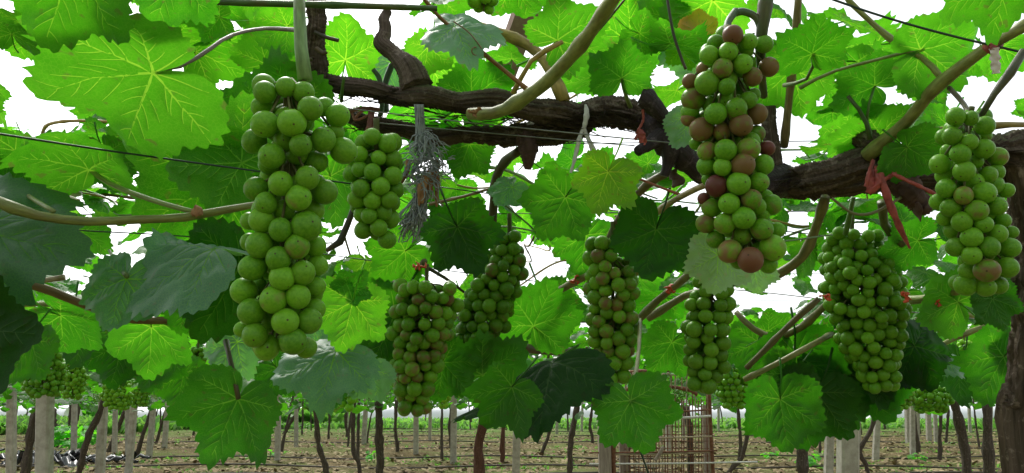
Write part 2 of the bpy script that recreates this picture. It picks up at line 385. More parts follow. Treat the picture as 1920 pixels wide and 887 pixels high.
def low_leaf(seed):
    r_ = np.random.default_rng(seed); n = 15
    th = np.linspace(-math.pi, math.pi, n + 1)[:-1] + math.pi / n; r1 = outline(th, r_, False) * r_.uniform(.9, 1.1, n)
    z = bend_fn(r_, .2, .15, .09, .1); x, y = r1 * np.sin(th), r1 * np.cos(th)
    V = np.vstack([[0, 0, 0], np.stack([x, y, z(x, y)], 1)]); F = [(0, j + 2, j + 1) for j in range(n - 1)]
    return V, np.array(F)
LOW = [low_leaf(200 + i) for i in range(6)]

# ------------------------------------------------------------------ ground (one sheet with ridged vine beds)
gx = np.r_[-400, -150, np.linspace(-60, 60, 150), 150, 400]; gy = np.r_[-400, -60, -10, np.linspace(1, 14, 60), np.linspace(14.1, 46, 170), np.linspace(50, 120, 12), 200, 400, 1200]
X, Y = np.meshgrid(gx, gy); r_ = np.random.default_rng(3)
Z = np.zeros_like(X)
for _ in range(14):
    kx, ky, ph = r_.uniform(.3, 2.6), r_.uniform(1, 6), r_.uniform(0, 6); Z += .012 * np.sin(kx * X + ph) * np.sin(ky * Y + ph * 1.7)
Z += .05 * np.sin(Y * 2 * math.pi / 2.1 + .3 * np.sin(X * .2)) * np.clip((Y - 3) / 4, 0, 1) * np.clip((44 - Y) / 6, 0, 1)
Z *= np.where((np.abs(X) > 61) | (Y > 60), 0, 1)
nx, ny = len(gx), len(gy); i, j = np.meshgrid(np.arange(ny - 1), np.arange(nx - 1), indexing='ij')
GF = np.stack([i * nx + j, i * nx + j + 1, (i + 1) * nx + j + 1, (i + 1) * nx + j], -1).reshape(-1, 4)
tag(obj('ground', mesh('ground', np.stack([X.ravel(), Y.ravel(), Z.ravel()], 1), GF, M['soil'])), 'brown vineyard soil with ridged beds and patches of weeds', kind='structure')

# ------------------------------------------------------------------ the old vine in front: trunk at the right edge, cordons across the picture
ROOT = gnd(1924, 887) * 0 + np.array([P(1930, 887, 1.25)[0], P(1930, 887, 1.25)[1], 0])
vine = empty('grapevine', ROOT, 'old grapevine with thick dark trunk at the right edge and gnarled arms across the picture', 'grapevine')
def PX(lst): return [P(*q) for q in lst]
def vpart(name, m, lst, rad, color=None, **kw):
    return obj(name, tube_mesh(name, m, PX(lst) if not isinstance(lst, np.ndarray) else lst, rad, **kw), vine, color=color)
tp = [ROOT] + PX([(1934, 887, 1.25), (1938, 740, 1.25), (1942, 600, 1.25), (1944, 450, 1.22), (1930, 330, 1.2), (1905, 275, 1.2)])
obj('trunk', tube_mesh('trunk', M['bark'], tp, [.05, .040, .037, .034, .033, .034, .03], n=260, k=64, bark=.07, lump=.05, seed=4), vine)
K = dict(bark=.085, lump=.12, k=56)
vpart('cordon', M['bark'], [(588, 146, 1.16), (640, 160, 1.15), (690, 166, 1.14), (740, 180, 1.15), (800, 181, 1.13), (860, 194, 1.14), (930, 190, 1.12), (990, 204, 1.13), (1050, 212, 1.14), (1110, 230, 1.15)], [.0145, .0125, .013, .0145, .016, .0145, .017, .0175, .0205, .019], n=300, seed=1, **K)
vpart('cordon', M['bark'], [(648, 214, 1.2), (700, 234, 1.19), (760, 242, 1.2), (815, 258, 1.18), (880, 252, 1.19), (960, 255, 1.17), (1040, 246, 1.17), (1100, 240, 1.17)], [.0115, .0125, .0125, .0145, .0145, .0165, .018, .018], n=260, seed=2, **K)
vpart('cordon', M['bark'], [(1085, 222, 1.15), (1130, 208, 1.14), (1180, 214, 1.13), (1235, 236, 1.12)], [.018, .022, .0225, .02], n=140, seed=3, **K)
vpart('arm', M['bark_purple'], [(1215, 218, 1.11), (1240, 250, 1.1), (1275, 285, 1.1), (1320, 325, 1.12), (1400, 345, 1.16), (1470, 340, 1.2)], [.02, .022, .018, .016, .02, .024], n=200, seed=5, bark=.04, lump=.10, k=40)
vpart('spur', M['bark_purple'], [(1203, 178, 1.06), (1212, 184, 1.06), (1240, 215, 1.07), (1268, 250, 1.09)], [.012, .016, .013, .010], n=70, seed=6, bark=.03, lump=.12, k=28)
vpart('spur', M['bark_purple'], [(1236, 258, 1.09), (1215, 272, 1.08), (1196, 284, 1.07)], [.014, .009, .007], n=30, seed=7, bark=.03, lump=.1, k=20)
vpart('spur', M['bark_purple'], [(1258, 272, 1.09), (1254, 300, 1.09), (1246, 330, 1.09)], [.015, .011, .006], n=30, seed=8, bark=.03, lump=.1, k=20)
vpart('cordon', M['bark'], [(1455, 338, 1.2), (1500, 338, 1.18), (1560, 325, 1.16), (1620, 306, 1.15), (1690, 294, 1.15), (1770, 292, 1.17), (1850, 284, 1.19), (1915, 278, 1.2)], [.0235, .0255, .0235, .0235, .019, .0175, .021, .027], n=320, seed=9, **K)
vpart('cordon', M['bark'], [(1450, 350, 1.24), (1540, 352, 1.24), (1640, 344, 1.23), (1740, 340, 1.23), (1840, 330, 1.23), (1930, 310, 1.23)], [.02, .017, .016, .016, .018, .02], n=260, seed=10, **K)
vpart('spur', M['bark'], [(1440, 200, 1.19), (1446, 260, 1.19), (1452, 335, 1.2)], [.010, .012, .016], n=60, seed=11, **K)
vpart('spur', M['bark'], [(592, -30, 1.1), (594, 40, 1.11), (589, 100, 1.13), (590, 165, 1.15)], [.015, .014, .016, .02], n=120, seed=12, **K)
vpart('spur', M['spur'], [(722, 22, 1.2), (722, 60, 1.19), (716, 82, 1.18), (742, 105, 1.17), (768, 130, 1.15), (782, 165, 1.14)], [.009, .0105, .014, .014, .021, .026], n=120, seed=13, bark=.05, lump=.14, k=36)
vpart('spur', M['bark'], [(1605, 262, 1.16), (1640, 272, 1.14), (1668, 290, 1.13), (1655, 320, 1.12)], [.014, .022, .02, .016], n=60, seed=14, bark=.1, lump=.2, k=30)
vpart('spur', M['dead_leaf'], [(985, 255, 1.15), (992, 285, 1.14), (990, 318, 1.14)], [.016, .013, .004], n=40, seed=15, bark=.15, lump=.2, k=24)
vpart('spur', M['dead_leaf'], [(1662, 330, 1.12), (1700, 356, 1.11), (1730, 385, 1.11), (1738, 395, 1.1)], [.012, .022, .016, .005], n=60, seed=16, bark=.12, lump=.2, k=24)
vpart('dead_leaf', M['dead_leaf'], [(1716, 380, 1.1), (1722, 396, 1.1), (1726, 416, 1.1)], [.008, .014, .002], n=14, k=8, lump=.3, flat=.25, seed=17)
vpart('dead_leaf', M['dead_leaf'], [(1262, 318, 1.1), (1272, 335, 1.1), (1262, 352, 1.1)], [.012, .018, .004], n=14, k=9, lump=.3, flat=.3, seed=18)
# loose bark shreds on the arms (too many to count)
mb = MB(); r_ = np.random.default_rng(21)
for seg in ([(600, 158, 1.14), (1100, 228, 1.13), 150], [(660, 222, 1.18), (1090, 246, 1.15), 110], [(1460, 340, 1.16), (1900, 284, 1.17), 160], [(1090, 215, 1.12), (1215, 225, 1.1), 50]):
    A, B, n = np.array(seg[0], float), np.array(seg[1], float), seg[2]
    for _ in range(n):
        t = r_.uniform(); q = A + (B - A) * t; base = P(q[0], q[1] + r_.uniform(-16, 22), q[2]); d = (P(*(A + (B - A) * min(t + .05, 1.05))) - P(*q)); d /= np.linalg.norm(d) + 1e-9
        l = r_.uniform(.012, .05); e = base + d * l * r_.choice([-1, 1]) + np.array([0, -r_.uniform(0, .008), -r_.uniform(0, .014)])
        v, f, u = tube([base, (base + e) / 2 + r_.normal(0, .003, 3), e], [.0024, .0018, .0006], n=4, k=4, flat=.35); mb.add(v, f, 0, u)
tag(obj('bark_shreds', mb.build('bark_shreds', [M['bark_far']]), vine), kind='stuff')

# shoots, as traced (photo x, photo y, metres in front of the camera)
GY, YB, GN, BR, RD, DK, PG = (.26, .29, .09), (.42, .32, .10), (.10, .22, .05), (.16, .12, .05), (.30, .15, .06), (.05, .05, .03), (.20, .33, .13)
CANES = [
 ('cane', [(880, 214, 1.1), (935, 210, 1.07), (985, 182, 1.03), (1030, 148, .99), (1095, 76, .91), (1165, -25, .82)], [.0085, .0088, .009, .0088, .0085, .008], GY),
 ('cane', [(790, -8, .95), (830, 38, 1.0), (900, 95, 1.02), (955, 140, 1.03), (998, 176, 1.03)], [.0022, .0026, .003, .003, .0035], RD),
 ('cane', [(820, 15, 1.2), (880, 42, 1.19), (950, 66, 1.17), (1000, 92, 1.16), (1032, 132, 1.14), (1058, 190, 1.13)], [.006, .0065, .008, .0085, .008, .0095], YB),
 ('cane', [(1055, 78, 1.03), (1000, 110, 1.05), (975, 150, 1.06), (962, 175, 1.07)], [.003, .0032, .0035, .004], YB),
 ('cane', [(560, -30, .70), (562, 40, .69), (566, 110, .68), (572, 150, .675)], [.0052, .0056, .006, .0058], PG),
 ('cane', [(300, 0, .95), (480, 6, .95), (640, 10, .95), (820, 16, .96)], [.004, .004, .0042, .0035], (.06, .13, .03)),
 ('cane', [(-20, 372, .72), (60, 402, .73), (160, 415, .74), (260, 412, .75), (345, 408, .76), (400, 398, .77), (480, 384, .8), (560, 372, .85)], [.005, .0048, .0045, .0042, .0045, .004, .0036, .003], (.19, .22, .06)),
 ('cane', [(-10, 515, 1.0), (80, 540, 1.02), (160, 572, 1.05), (240, 598, 1.07), (330, 600, 1.1), (380, 590, 1.12)], [.006, .006, .0055, .006, .0055, .005], (.15, .11, .04)),
 ('cane', [(0, 575, 1.3), (90, 570, 1.3), (200, 582, 1.3), (300, 606, 1.3), (360, 620, 1.3)], [.004] * 5, GY),
 ('cane', [(0, 545, 1.4), (60, 530, 1.4), (120, 520, 1.4)], [.005] * 3, (.3, .26, .16)),
 ('cane', [(240, 548, 1.2), (300, 552, 1.2), (370, 545, 1.2)], [.006] * 3, DK),
 ('cane', [(1625, 292, 1.13), (1660, 262, 1.1), (1700, 228, 1.06), (1735, 185, 1.02), (1768, 152, .98), (1850, 90, .92), (1940, 38, .87)], [.0105, .0088, .008, .008, .0085, .0068, .0065], GY),
 ('cane', [(1768, 150, .98), (1735, 112, 1.0), (1690, 88, 1.01), (1640, 48, 1.02), (1590, 0, 1.02), (1575, -20, 1.02)], [.0042, .0038, .004, .0036, .0034, .003], GY),
 ('cane', [(1470, 275, 1.2), (1480, 180, 1.15), (1490, 90, 1.1), (1498, -20, 1.05)], [.006, .0055, .0055, .005], (.24, .2, .1)),
 ('cane', [(1440, -30, .84), (1434, 20, .84), (1428, 70, .84), (1426, 110, .85), (1432, 180, .9)], [.0068, .0068, .0066, .005, .004], (.07, .10, .035)),
 ('cane', [(1920, 95, .84), (1885, 150, .84), (1860, 182, .845), (1838, 220, .85)], [.0042, .004, .0036, .003], (.08, .09, .05)),
 ('cane', [(1920, 234, 1.1), (1860, 234, 1.1), (1800, 238, 1.1), (1715, 246, 1.08)], [.0042, .0042, .003, .003], (.3, .24, .08)),
 ('cane', [(1780, 165, .98), (1805, 192, .94), (1818, 215, .88)], [.0032, .003, .0028], (.15, .12, .1)),
 ('cane', [(1140, 470, 1.28), (1150, 430, 1.26), (1178, 385, 1.24), (1215, 345, 1.2), (1250, 325, 1.16)], [.006, .006, .0065, .0065, .006], (.16, .13, .06)),
 ('cane', [(1232, 398, 1.05), (1260, 378, 1.0), (1310, 352, .9), (1345, 340, .86)], [.0045, .004, .0036, .0036], (.38, .3, .14)),
 ('cane', [(920, 440, 1.36), (926, 380, 1.34), (932, 330, 1.3), (950, 300, 1.26), (975, 282, 1.2)], [.008, .0075, .0075, .007, .007], (.07, .065, .03)),
 ('cane', [(940, 612, 1.5), (985, 585, 1.46), (1030, 556, 1.42), (1075, 530, 1.36), (1112, 512, 1.3)], [.0058, .0062, .0068, .0068, .006], (.2, .19, .07)),
 ('cane', [(1195, 602, 1.35), (1230, 566, 1.33), (1262, 540, 1.3), (1300, 508, 1.25)], [.006] * 4, (.2, .19, .08)),
 ('cane', [(1215, 598, 1.38), (1255, 572, 1.36), (1290, 552, 1.34), (1330, 545, 1.3)], [.006] * 4, (.24, .22, .1)),
 ('cane', [(1380, 585, 1.5), (1410, 615, 1.48), (1450, 632, 1.46), (1500, 615, 1.44), (1545, 575, 1.4), (1600, 520, 1.36)], [.0052, .0055, .0065, .0065, .0065, .006], (.17, .17, .06)),
 ('cane', [(1395, 712, 1.4), (1450, 685, 1.38), (1520, 648, 1.36), (1590, 610, 1.48), (1660, 575, 1.5), (1740, 562, 1.4), (1800, 545, 1.2)], [.005, .005, .005, .005, .005, .0052, .0052], (.25, .26, .1)),
 ('cane', [(1690, 640, 1.5), (1740, 655, 1.5), (1800, 630, 1.5), (1900, 590, 1.5)], [.005] * 4, GY),
 ('cane', [(1660, 556, 1.5), (1720, 560, 1.4), (1780, 548, 1.3), (1830, 520, 1.3)], [.006] * 4, GY),
 ('cane', [(1440, 525, 1.3), (1485, 498, 1.28), (1512, 470, 1.26), (1532, 420, 1.24), (1548, 370, 1.2)], [.0075, .008, .008, .007, .007], (.18, .17, .06)),
 ('cane', [(1695, 460, 1.3), (1660, 425, 1.3), (1655, 380, 1.26)], [.006, .007, .008], (.12, .14, .05)),
 ('cane', [(612, 470, 1.05), (632, 462, 1.05), (648, 430, 1.05), (668, 380, 1.06), (690, 340, 1.08)], [.003, .004, .0042, .004, .004], (.05, .05, .04)),
 ('cane', [(640, 560, 1.5), (700, 550, 1.45), (770, 512, 1.35), (796, 490, 1.25)], [.004, .0045, .0045, .005], (.15, .16, .07)),
 ('cane', [(798, 500, 1.25), (840, 525, 1.3), (870, 548, 1.32)], [.003, .0028, .002], DK),
 ('cane', [(1535, 560, 1.3), (1490, 600, 1.32), (1400, 690, 1.38)], [.005] * 3, (.14, .13, .06)),
 ('cane', [(1585, 440, 1.32), (1592, 410, 1.3), (1600, 370, 1.28)], [.004] * 3, GN),
 ('cane', [(1690, 640, 2.1), (1750, 575, 2.1), (1850, 600, 2.1), (1930, 595, 2.1)], [.006] * 4, GY),
 ('cane', [(940, 640, 2.3), (1000, 655, 2.3), (1075, 660, 2.3)], [.012] * 3, (.1, .09, .06)),
]
for i, (nm, pts, rad, c) in enumerate(CANES):
    vpart(nm, M['cane'], pts, rad, color=c, k=10, nodes=.3, node_step=.075 + .02 * (i % 4), lump=.03, seed=300 + i)
PET = [
 ([(292, 132, .75), (340, 124, .76), (385, 98, .78), (430, 68, .82), (490, 54, .88), (552, 56, .95)], .0021, (.2, .17, .14)),
 ([(372, 400, .76), (300, 380, .78), (230, 355, .81), (190, 335, .84), (170, 316, .86)], .0026, (.2, .27, .08)),
 ([(100, 396, .735), (60, 372, .78), (30, 350, .84), (15, 338, .9)], .0024, (.25, .3, .12)),
 ([(447, 748, .85), (440, 710, .86), (428, 660, .88), (424, 640, .9)], .0028, (.07, .07, .03)),
 ([(1182, 752, .8), (1192, 700, .84), (1198, 650, 1.0), (1200, 600, 1.3)], .0026, (.18, .19, .06)),
 ([(1148, 318, .95), (1190, 332, .97), (1235, 350, 1.0), (1275, 365, 1.0)], .0016, (.4, .12, .08)),
 ([(1522, 98, .85), (1526, 120, .87), (1510, 150, .9), (1470, 160, .95)], .002, (.12, .2, .05)),
 ([(1165, 145, 1.05), (1172, 175, 1.07), (1182, 200, 1.1)], .0026, (.25, .35, .1)),
 ([(205, 470, 1.0), (220, 495, .9), (238, 518, .8)], .002, (.12, .2, .05)),
 ([(1730, 90, 1.0), (1660, 108, 1.02), (1560, 135, 1.05), (1500, 165, 1.08)], .0022, (.2, .28, .08)),
 ([(645, 145, 1.1), (642, 165, 1.12), (640, 190, 1.15)], .0022, GN),
 ([(1640, 160, 1.1), (1625, 215, 1.1), (1632, 250, 1.12)], .002, GN), ([(1590, 180, 1.1), (1620, 220, 1.1), (1632, 262, 1.1)], .0028, (.06, .12, .03)),
 ([(455, 300, .95), (470, 285, .98), (480, 240, 1.05)], .002, GN),
 ([(905, 700, 1.35), (880, 670, 1.36), (850, 640, 1.38)], .002, (.2, .25, .1)),
 ([(1000, 610, 1.4), (1030, 640, 1.42), (1028, 670, 1.45)], .0022, GN),
]
for i, (pts, r, c) in enumerate(PET): vpart('petiole', M['cane'], pts, [r * 1.0] * (len(pts) - 1) + [r * 1.35], color=c, k=8, seed=400 + i)
# dark side twigs and tendrils
for i, (pts, r, c) in enumerate([
 ([(1250, -10, 1.1), (1262, 60, 1.1), (1278, 110, 1.1), (1286, 130, 1.1)], .0022, DK), ([(1175, -5, .95), (1120, 60, .98), (1060, 120, 1.02), (1015, 168, 1.05)], .0014, DK),
 ([(590, 60, 1.1), (612, 70, 1.1), (635, 76, 1.1)], .003, DK), ([(592, 90, 1.1), (606, 100, 1.1), (612, 96, 1.1)], .0035, DK), ([(585, 110, 1.1), (560, 120, 1.1), (545, 128, 1.1)], .003, DK),
 ([(700, 130, 1.2), (712, 150, 1.2), (716, 200, 1.2), (706, 240, 1.2)], .004, (.05, .12, .04)), ([(735, 120, 1.22), (722, 160, 1.22), (724, 210, 1.22)], .005, (.05, .1, .05)),
 ([(905, 100, .99), (890, 88, .98), (884, 96, .98), (892, 104, .98), (905, 96, .98), (880, 62, .98), (850, 40, .98)], .0009, (.25, .18, .1)),
 ([(1075, 405, 1.2), (1095, 398, 1.2), (1105, 410, 1.2), (1090, 416, 1.2), (1078, 408, 1.2)], .001, DK), ([(940, 380, 1.3), (960, 395, 1.3), (1000, 430, 1.3), (1010, 450, 1.3)], .0016, GN),
 ([(1560, 372, 1.1), (1600, 400, 1.1), (1640, 398, 1.1), (1690, 370, 1.1)], .0022, (.2, .2, .1)), ([(1380, 20, .84), (1366, 40, .83), (1362, 62, .82)], .0042, (.09, .16, .09)), ([(1430, 66, .84), (1418, 34, .84), (1395, 22, .84), (1378, 24, .84)], .0042, (.09, .16, .09)),
 ([(880, 430, 1.35), (850, 400, 1.3), (800, 360, 1.25), (780, 330, 1.2)], .0018, (.25, .25, .15)), ([(650, 560, 1.5), (655, 590, 1.5), (652, 612, 1.5)], .003, DK), ([(1450, 445, .9), (1470, 452, 1.0), (1560, 440, 1.2)], .0012, GN)]):
    vpart('tendril', M['cane'], pts, [r] * len(pts), color=c, k=6, n=26, seed=500 + i)
# winter bud and node husk on the left shoot
vpart('bud', M['dry'], [(362, 402, .755), (370, 396, .75), (378, 402, .755)], [.003, .0075, .002], n=12, k=12, bark=.2, lump=.2, seed=77)
# ------------------------------------------------------------------ leaves of the front vine, one object each
# J = where the stalk joins, T = tip (photo px), d = metres ahead, p = how far the blade turns from level (0) to upright (90) and beyond, r = sideways roll
def leaf_frame(J, T, d, p, r):
    pj = P(J[0], J[1], d); p, r = math.radians(p), math.radians(r)
    v = np.array([0, -math.sin(p), -math.cos(p)])
    v = np.array([v[0] * math.cos(r) + v[2] * math.sin(r), v[1], -v[0] * math.sin(r) + v[2] * math.cos(r)])
    rt = ray(T[0], T[1]); den = rt @ v
    t = ((pj - CAM) @ v) / den if abs(den) > 1e-4 else d
    t = min(max(t, d - .11), d + .11); pt = CAM + t * rt
    m = pt - pj; L = np.linalg.norm(m); m /= L; v = v - m * (v @ m); v /= np.linalg.norm(v)
    if v @ (CAM - pj) < 0: v = -v
    return pj, m, v, L
def place_leaf(parent, me, pj, m, top, L, tint):
    x = np.cross(m, top); mw = Matrix(((x[0] * L, m[0] * L, top[0] * L, pj[0]), (x[1] * L, m[1] * L, top[1] * L, pj[1]), (x[2] * L, m[2] * L, top[2] * L, pj[2]), (0, 0, 0, 1)))
    o = bpy.data.objects.new('leaf', me); COL.objects.link(o); o.parent = parent
    o.matrix_basis = Matrix.Translation(-Vector(parent.location)) @ mw; o.color = (*tint, 1)
    return o
TINT = dict(n=(1, 1, 1), y=(1.55, 1.35, 1.2), d=(.6, .68, .55), k=(.2, .28, .2), g=(1.3, 1.35, 1.45), t=(.65, .75, .65), q=(.72, .74, .8), e=(.42, .52, .4), p=(1.7, 1.5, 1.5), a=(1, 1, 1), Y=(1.9, 1.3, .9), m=(.78, .85, .85))  # k, e: shade of the silhouetted hanging leaves put into the tint
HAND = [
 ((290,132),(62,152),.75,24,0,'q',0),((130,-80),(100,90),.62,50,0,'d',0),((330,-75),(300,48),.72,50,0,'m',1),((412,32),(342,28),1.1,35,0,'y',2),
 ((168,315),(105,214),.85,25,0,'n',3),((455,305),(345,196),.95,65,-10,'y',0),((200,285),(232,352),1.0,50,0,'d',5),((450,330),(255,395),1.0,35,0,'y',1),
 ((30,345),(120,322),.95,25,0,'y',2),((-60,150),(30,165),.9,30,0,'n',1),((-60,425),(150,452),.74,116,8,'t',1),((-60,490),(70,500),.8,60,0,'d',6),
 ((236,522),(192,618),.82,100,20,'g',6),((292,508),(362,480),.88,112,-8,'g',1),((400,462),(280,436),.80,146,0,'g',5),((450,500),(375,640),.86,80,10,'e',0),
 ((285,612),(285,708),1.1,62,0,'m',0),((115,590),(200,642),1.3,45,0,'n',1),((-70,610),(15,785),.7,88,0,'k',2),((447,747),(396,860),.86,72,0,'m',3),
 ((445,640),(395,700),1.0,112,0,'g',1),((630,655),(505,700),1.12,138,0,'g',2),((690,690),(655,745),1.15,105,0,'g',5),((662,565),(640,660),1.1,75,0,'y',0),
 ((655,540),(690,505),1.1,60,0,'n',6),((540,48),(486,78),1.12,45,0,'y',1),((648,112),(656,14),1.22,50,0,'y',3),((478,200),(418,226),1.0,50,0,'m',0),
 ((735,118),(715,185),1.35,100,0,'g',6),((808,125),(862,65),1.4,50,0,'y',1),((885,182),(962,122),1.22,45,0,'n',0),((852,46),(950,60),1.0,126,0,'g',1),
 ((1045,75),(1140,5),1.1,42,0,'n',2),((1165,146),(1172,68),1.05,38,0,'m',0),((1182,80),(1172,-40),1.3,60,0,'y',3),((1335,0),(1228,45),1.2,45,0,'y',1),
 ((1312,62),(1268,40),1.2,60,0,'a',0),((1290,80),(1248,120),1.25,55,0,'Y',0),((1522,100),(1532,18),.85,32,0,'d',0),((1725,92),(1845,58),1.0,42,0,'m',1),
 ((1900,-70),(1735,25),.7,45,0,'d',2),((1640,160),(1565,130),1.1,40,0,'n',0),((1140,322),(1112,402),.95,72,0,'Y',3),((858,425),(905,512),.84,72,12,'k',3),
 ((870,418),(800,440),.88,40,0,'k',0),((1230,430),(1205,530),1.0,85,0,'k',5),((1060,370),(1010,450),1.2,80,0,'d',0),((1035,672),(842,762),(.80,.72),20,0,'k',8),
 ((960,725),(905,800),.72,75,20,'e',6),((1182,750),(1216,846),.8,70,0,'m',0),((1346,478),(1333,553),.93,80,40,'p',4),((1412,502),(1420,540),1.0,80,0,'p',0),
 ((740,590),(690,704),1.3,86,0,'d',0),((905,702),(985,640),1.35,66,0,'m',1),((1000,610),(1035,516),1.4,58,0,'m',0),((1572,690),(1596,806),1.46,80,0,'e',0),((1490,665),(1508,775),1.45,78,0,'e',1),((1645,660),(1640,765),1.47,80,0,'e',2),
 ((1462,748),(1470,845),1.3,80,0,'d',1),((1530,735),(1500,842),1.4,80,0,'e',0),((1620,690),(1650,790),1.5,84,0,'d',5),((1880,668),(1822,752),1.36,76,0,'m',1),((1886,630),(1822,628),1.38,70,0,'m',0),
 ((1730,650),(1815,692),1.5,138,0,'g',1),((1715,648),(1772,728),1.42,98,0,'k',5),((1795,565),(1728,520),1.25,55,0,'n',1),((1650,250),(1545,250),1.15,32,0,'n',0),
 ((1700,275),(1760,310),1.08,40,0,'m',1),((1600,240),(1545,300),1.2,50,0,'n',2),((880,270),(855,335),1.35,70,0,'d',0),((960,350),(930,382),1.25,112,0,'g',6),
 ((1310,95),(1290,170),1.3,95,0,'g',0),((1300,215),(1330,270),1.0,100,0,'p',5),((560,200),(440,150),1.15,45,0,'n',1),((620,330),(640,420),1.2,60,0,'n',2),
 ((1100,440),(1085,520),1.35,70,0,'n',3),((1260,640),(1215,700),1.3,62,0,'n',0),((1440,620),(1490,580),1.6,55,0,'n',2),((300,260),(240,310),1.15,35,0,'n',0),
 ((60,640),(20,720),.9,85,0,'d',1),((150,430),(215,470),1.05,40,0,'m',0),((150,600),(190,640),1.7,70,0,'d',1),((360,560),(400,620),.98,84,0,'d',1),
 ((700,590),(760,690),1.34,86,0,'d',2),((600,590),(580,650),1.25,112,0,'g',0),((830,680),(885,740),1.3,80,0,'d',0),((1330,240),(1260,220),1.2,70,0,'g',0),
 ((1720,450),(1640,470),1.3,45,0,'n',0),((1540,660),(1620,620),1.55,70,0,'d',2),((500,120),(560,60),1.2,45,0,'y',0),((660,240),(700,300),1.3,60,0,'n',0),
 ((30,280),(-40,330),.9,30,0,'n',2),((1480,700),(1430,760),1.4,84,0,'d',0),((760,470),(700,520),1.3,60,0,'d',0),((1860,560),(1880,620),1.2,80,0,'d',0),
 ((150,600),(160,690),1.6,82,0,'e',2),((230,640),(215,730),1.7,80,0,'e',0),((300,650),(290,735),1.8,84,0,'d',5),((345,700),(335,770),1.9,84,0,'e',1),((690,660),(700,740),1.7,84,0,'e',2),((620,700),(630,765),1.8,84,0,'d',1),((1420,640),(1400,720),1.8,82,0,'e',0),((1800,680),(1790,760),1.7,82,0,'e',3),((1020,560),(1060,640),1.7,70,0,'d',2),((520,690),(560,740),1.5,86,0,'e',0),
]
leaf_count = 0; hand_pts = []
for q, (J, T, d, p, r, c, v) in enumerate(HAND):
    if isinstance(d, tuple):                                       # both ends given; p = lean of the upper side towards the camera
        pj, pt = P(*J, d[0]), P(*T, d[1]); L = np.linalg.norm(pt - pj); m = (pt - pj) / L; n = np.array([0, -math.sin(math.radians(p)), math.cos(math.radians(p))]); n = n - m * (n @ m); n /= np.linalg.norm(n); n = n * (1 if n[2] > .12 else -1)
    else: pj, m, n, L = leaf_frame(J, T, d, p, r)
    if not .035 < L < .16: print('LEAF', q, J, T, 'L=%.3f' % L)
    L = min(max(L, .035), .15); topside = n[2] > .12
    bare = any(abs(J[0] - q[0][0][0]) + abs(J[1] - q[0][0][1]) < 12 or abs(J[0] - q[0][-1][0]) + abs(J[1] - q[0][-1][1]) < 12 for q in PET)
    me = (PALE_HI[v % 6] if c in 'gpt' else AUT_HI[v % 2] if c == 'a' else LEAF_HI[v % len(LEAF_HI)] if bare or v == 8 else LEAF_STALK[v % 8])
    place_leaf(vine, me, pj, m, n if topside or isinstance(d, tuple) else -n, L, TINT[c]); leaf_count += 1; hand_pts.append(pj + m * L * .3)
hand_pts = np.array(hand_pts)

# open sky between the rows near the camera: leaves there are left thin (photo x, y, radius)
GAPS = [(40,110,60),(20,170,50),(300,235,48),(460,90,70),(440,160,60),(690,60,45),(860,90,60),(960,30,70),(1000,500,95),(820,505,70),(1120,60,40),(1320,110,70),(1250,130,40),(220,460,60),
        (650,450,75),(930,320,50),(1080,340,40),(1000,345,60),(1110,270,30),(1460,555,80),(1560,520,70),(1700,490,60),(1800,180,70),(1640,200,45),(1500,300,40),(640,560,10),(150,100,40),(1270,470,50),(1080,470,60),(1750,590,40),(1380,560,45),(1420,170,30),(1130,20,25),(560,190,20),(620,60,25),(700,110,30)]
def in_gap(p, r=1.0):
    x, y, d = proj(p)
    if d < .2 or not (-200 < x < 2120 and -150 < y < 900): return False
    return any((x - a) ** 2 + (y - b) ** 2 < (.8 * r * c) ** 2 for a, b, c in GAPS)
# things that must stay in view: bunches, arms, canes
CLEAR = [(540,400,170,.7),(540,250,170,.7),(520,560,140,.75),(705,360,85,1.05),(1370,270,130,.85),(1385,150,130,.85),(1390,430,120,.85),(1825,370,110,.9),(785,650,90,1.28),(920,560,80,1.35),(1150,590,90,1.28),(1325,620,80,1.22),(1625,570,120,1.38),
         (850,215,90,1.25),(1000,215,90,1.22),(1120,220,90,1.2),(700,200,90,1.22),(1250,260,100,1.2),(1550,320,90,1.28),(1680,330,100,1.25),(790,330,80,1.2),(1060,120,100,1.0),(1850,90,70,.95),(1910,600,60,1.3),(1700,220,60,1.1),(620,170,50,1.2),(1250,790,150,9),(440,750,150,.9),(1180,770,120,.85),(80,695,75,3.3),(140,715,45,3.8),(225,740,50,4.4),(660,710,40,3.0),(832,728,30,3.1),(1092,715,30,3.1),(1375,730,50,2.9),(1430,690,40,3.1),(1745,748,55,3.6),(1692,740,35,3.3)]
def blocks(p):
    x, y, d = proj(p)
    return any((x - a) ** 2 + (y - b) ** 2 < c * c and d < dd + .05 for a, b, c, dd in CLEAR)
def rand_frame(r_, tilt):
    az = r_.uniform(0, 2 * math.pi); m = np.array([math.cos(az), math.sin(az), r_.normal(-.25, .3)]); m /= np.linalg.norm(m)
    up = np.array([0, 0, 1.0]) + r_.normal(0, tilt, 3); up -= m * (up @ m); up /= np.linalg.norm(up)
    return m, up
CANOPY = 1.74
r_ = np.random.default_rng(11); n_auto = 0; tries = 0
while n_auto < 300 - len(HAND) and tries < 6000:
    tries += 1
    y = r_.uniform(1.0, 2.5); x = r_.uniform(-.80, .80) * y * 1.0; z = CANOPY + r_.normal(0, .09) - max(0, r_.exponential(.06) - .05)
    p = np.array([x, y, z])
    if in_gap(p) or blocks(p): continue
    u, v, d = proj(p)
    if not (-120 < u < 2040 and -120 < v < 720): continue
    m, up = rand_frame(r_, .38); L = r_.uniform(.055, .1); s = r_.uniform(.75, 1.3)
    place_leaf(vine, LEAF_PET[r_.integers(8)], p, m, up, L, (s * r_.uniform(.9, 1.15), s, s * r_.uniform(.8, 1.1))); n_auto += 1
print('front leaves', leaf_count, n_auto, tries)
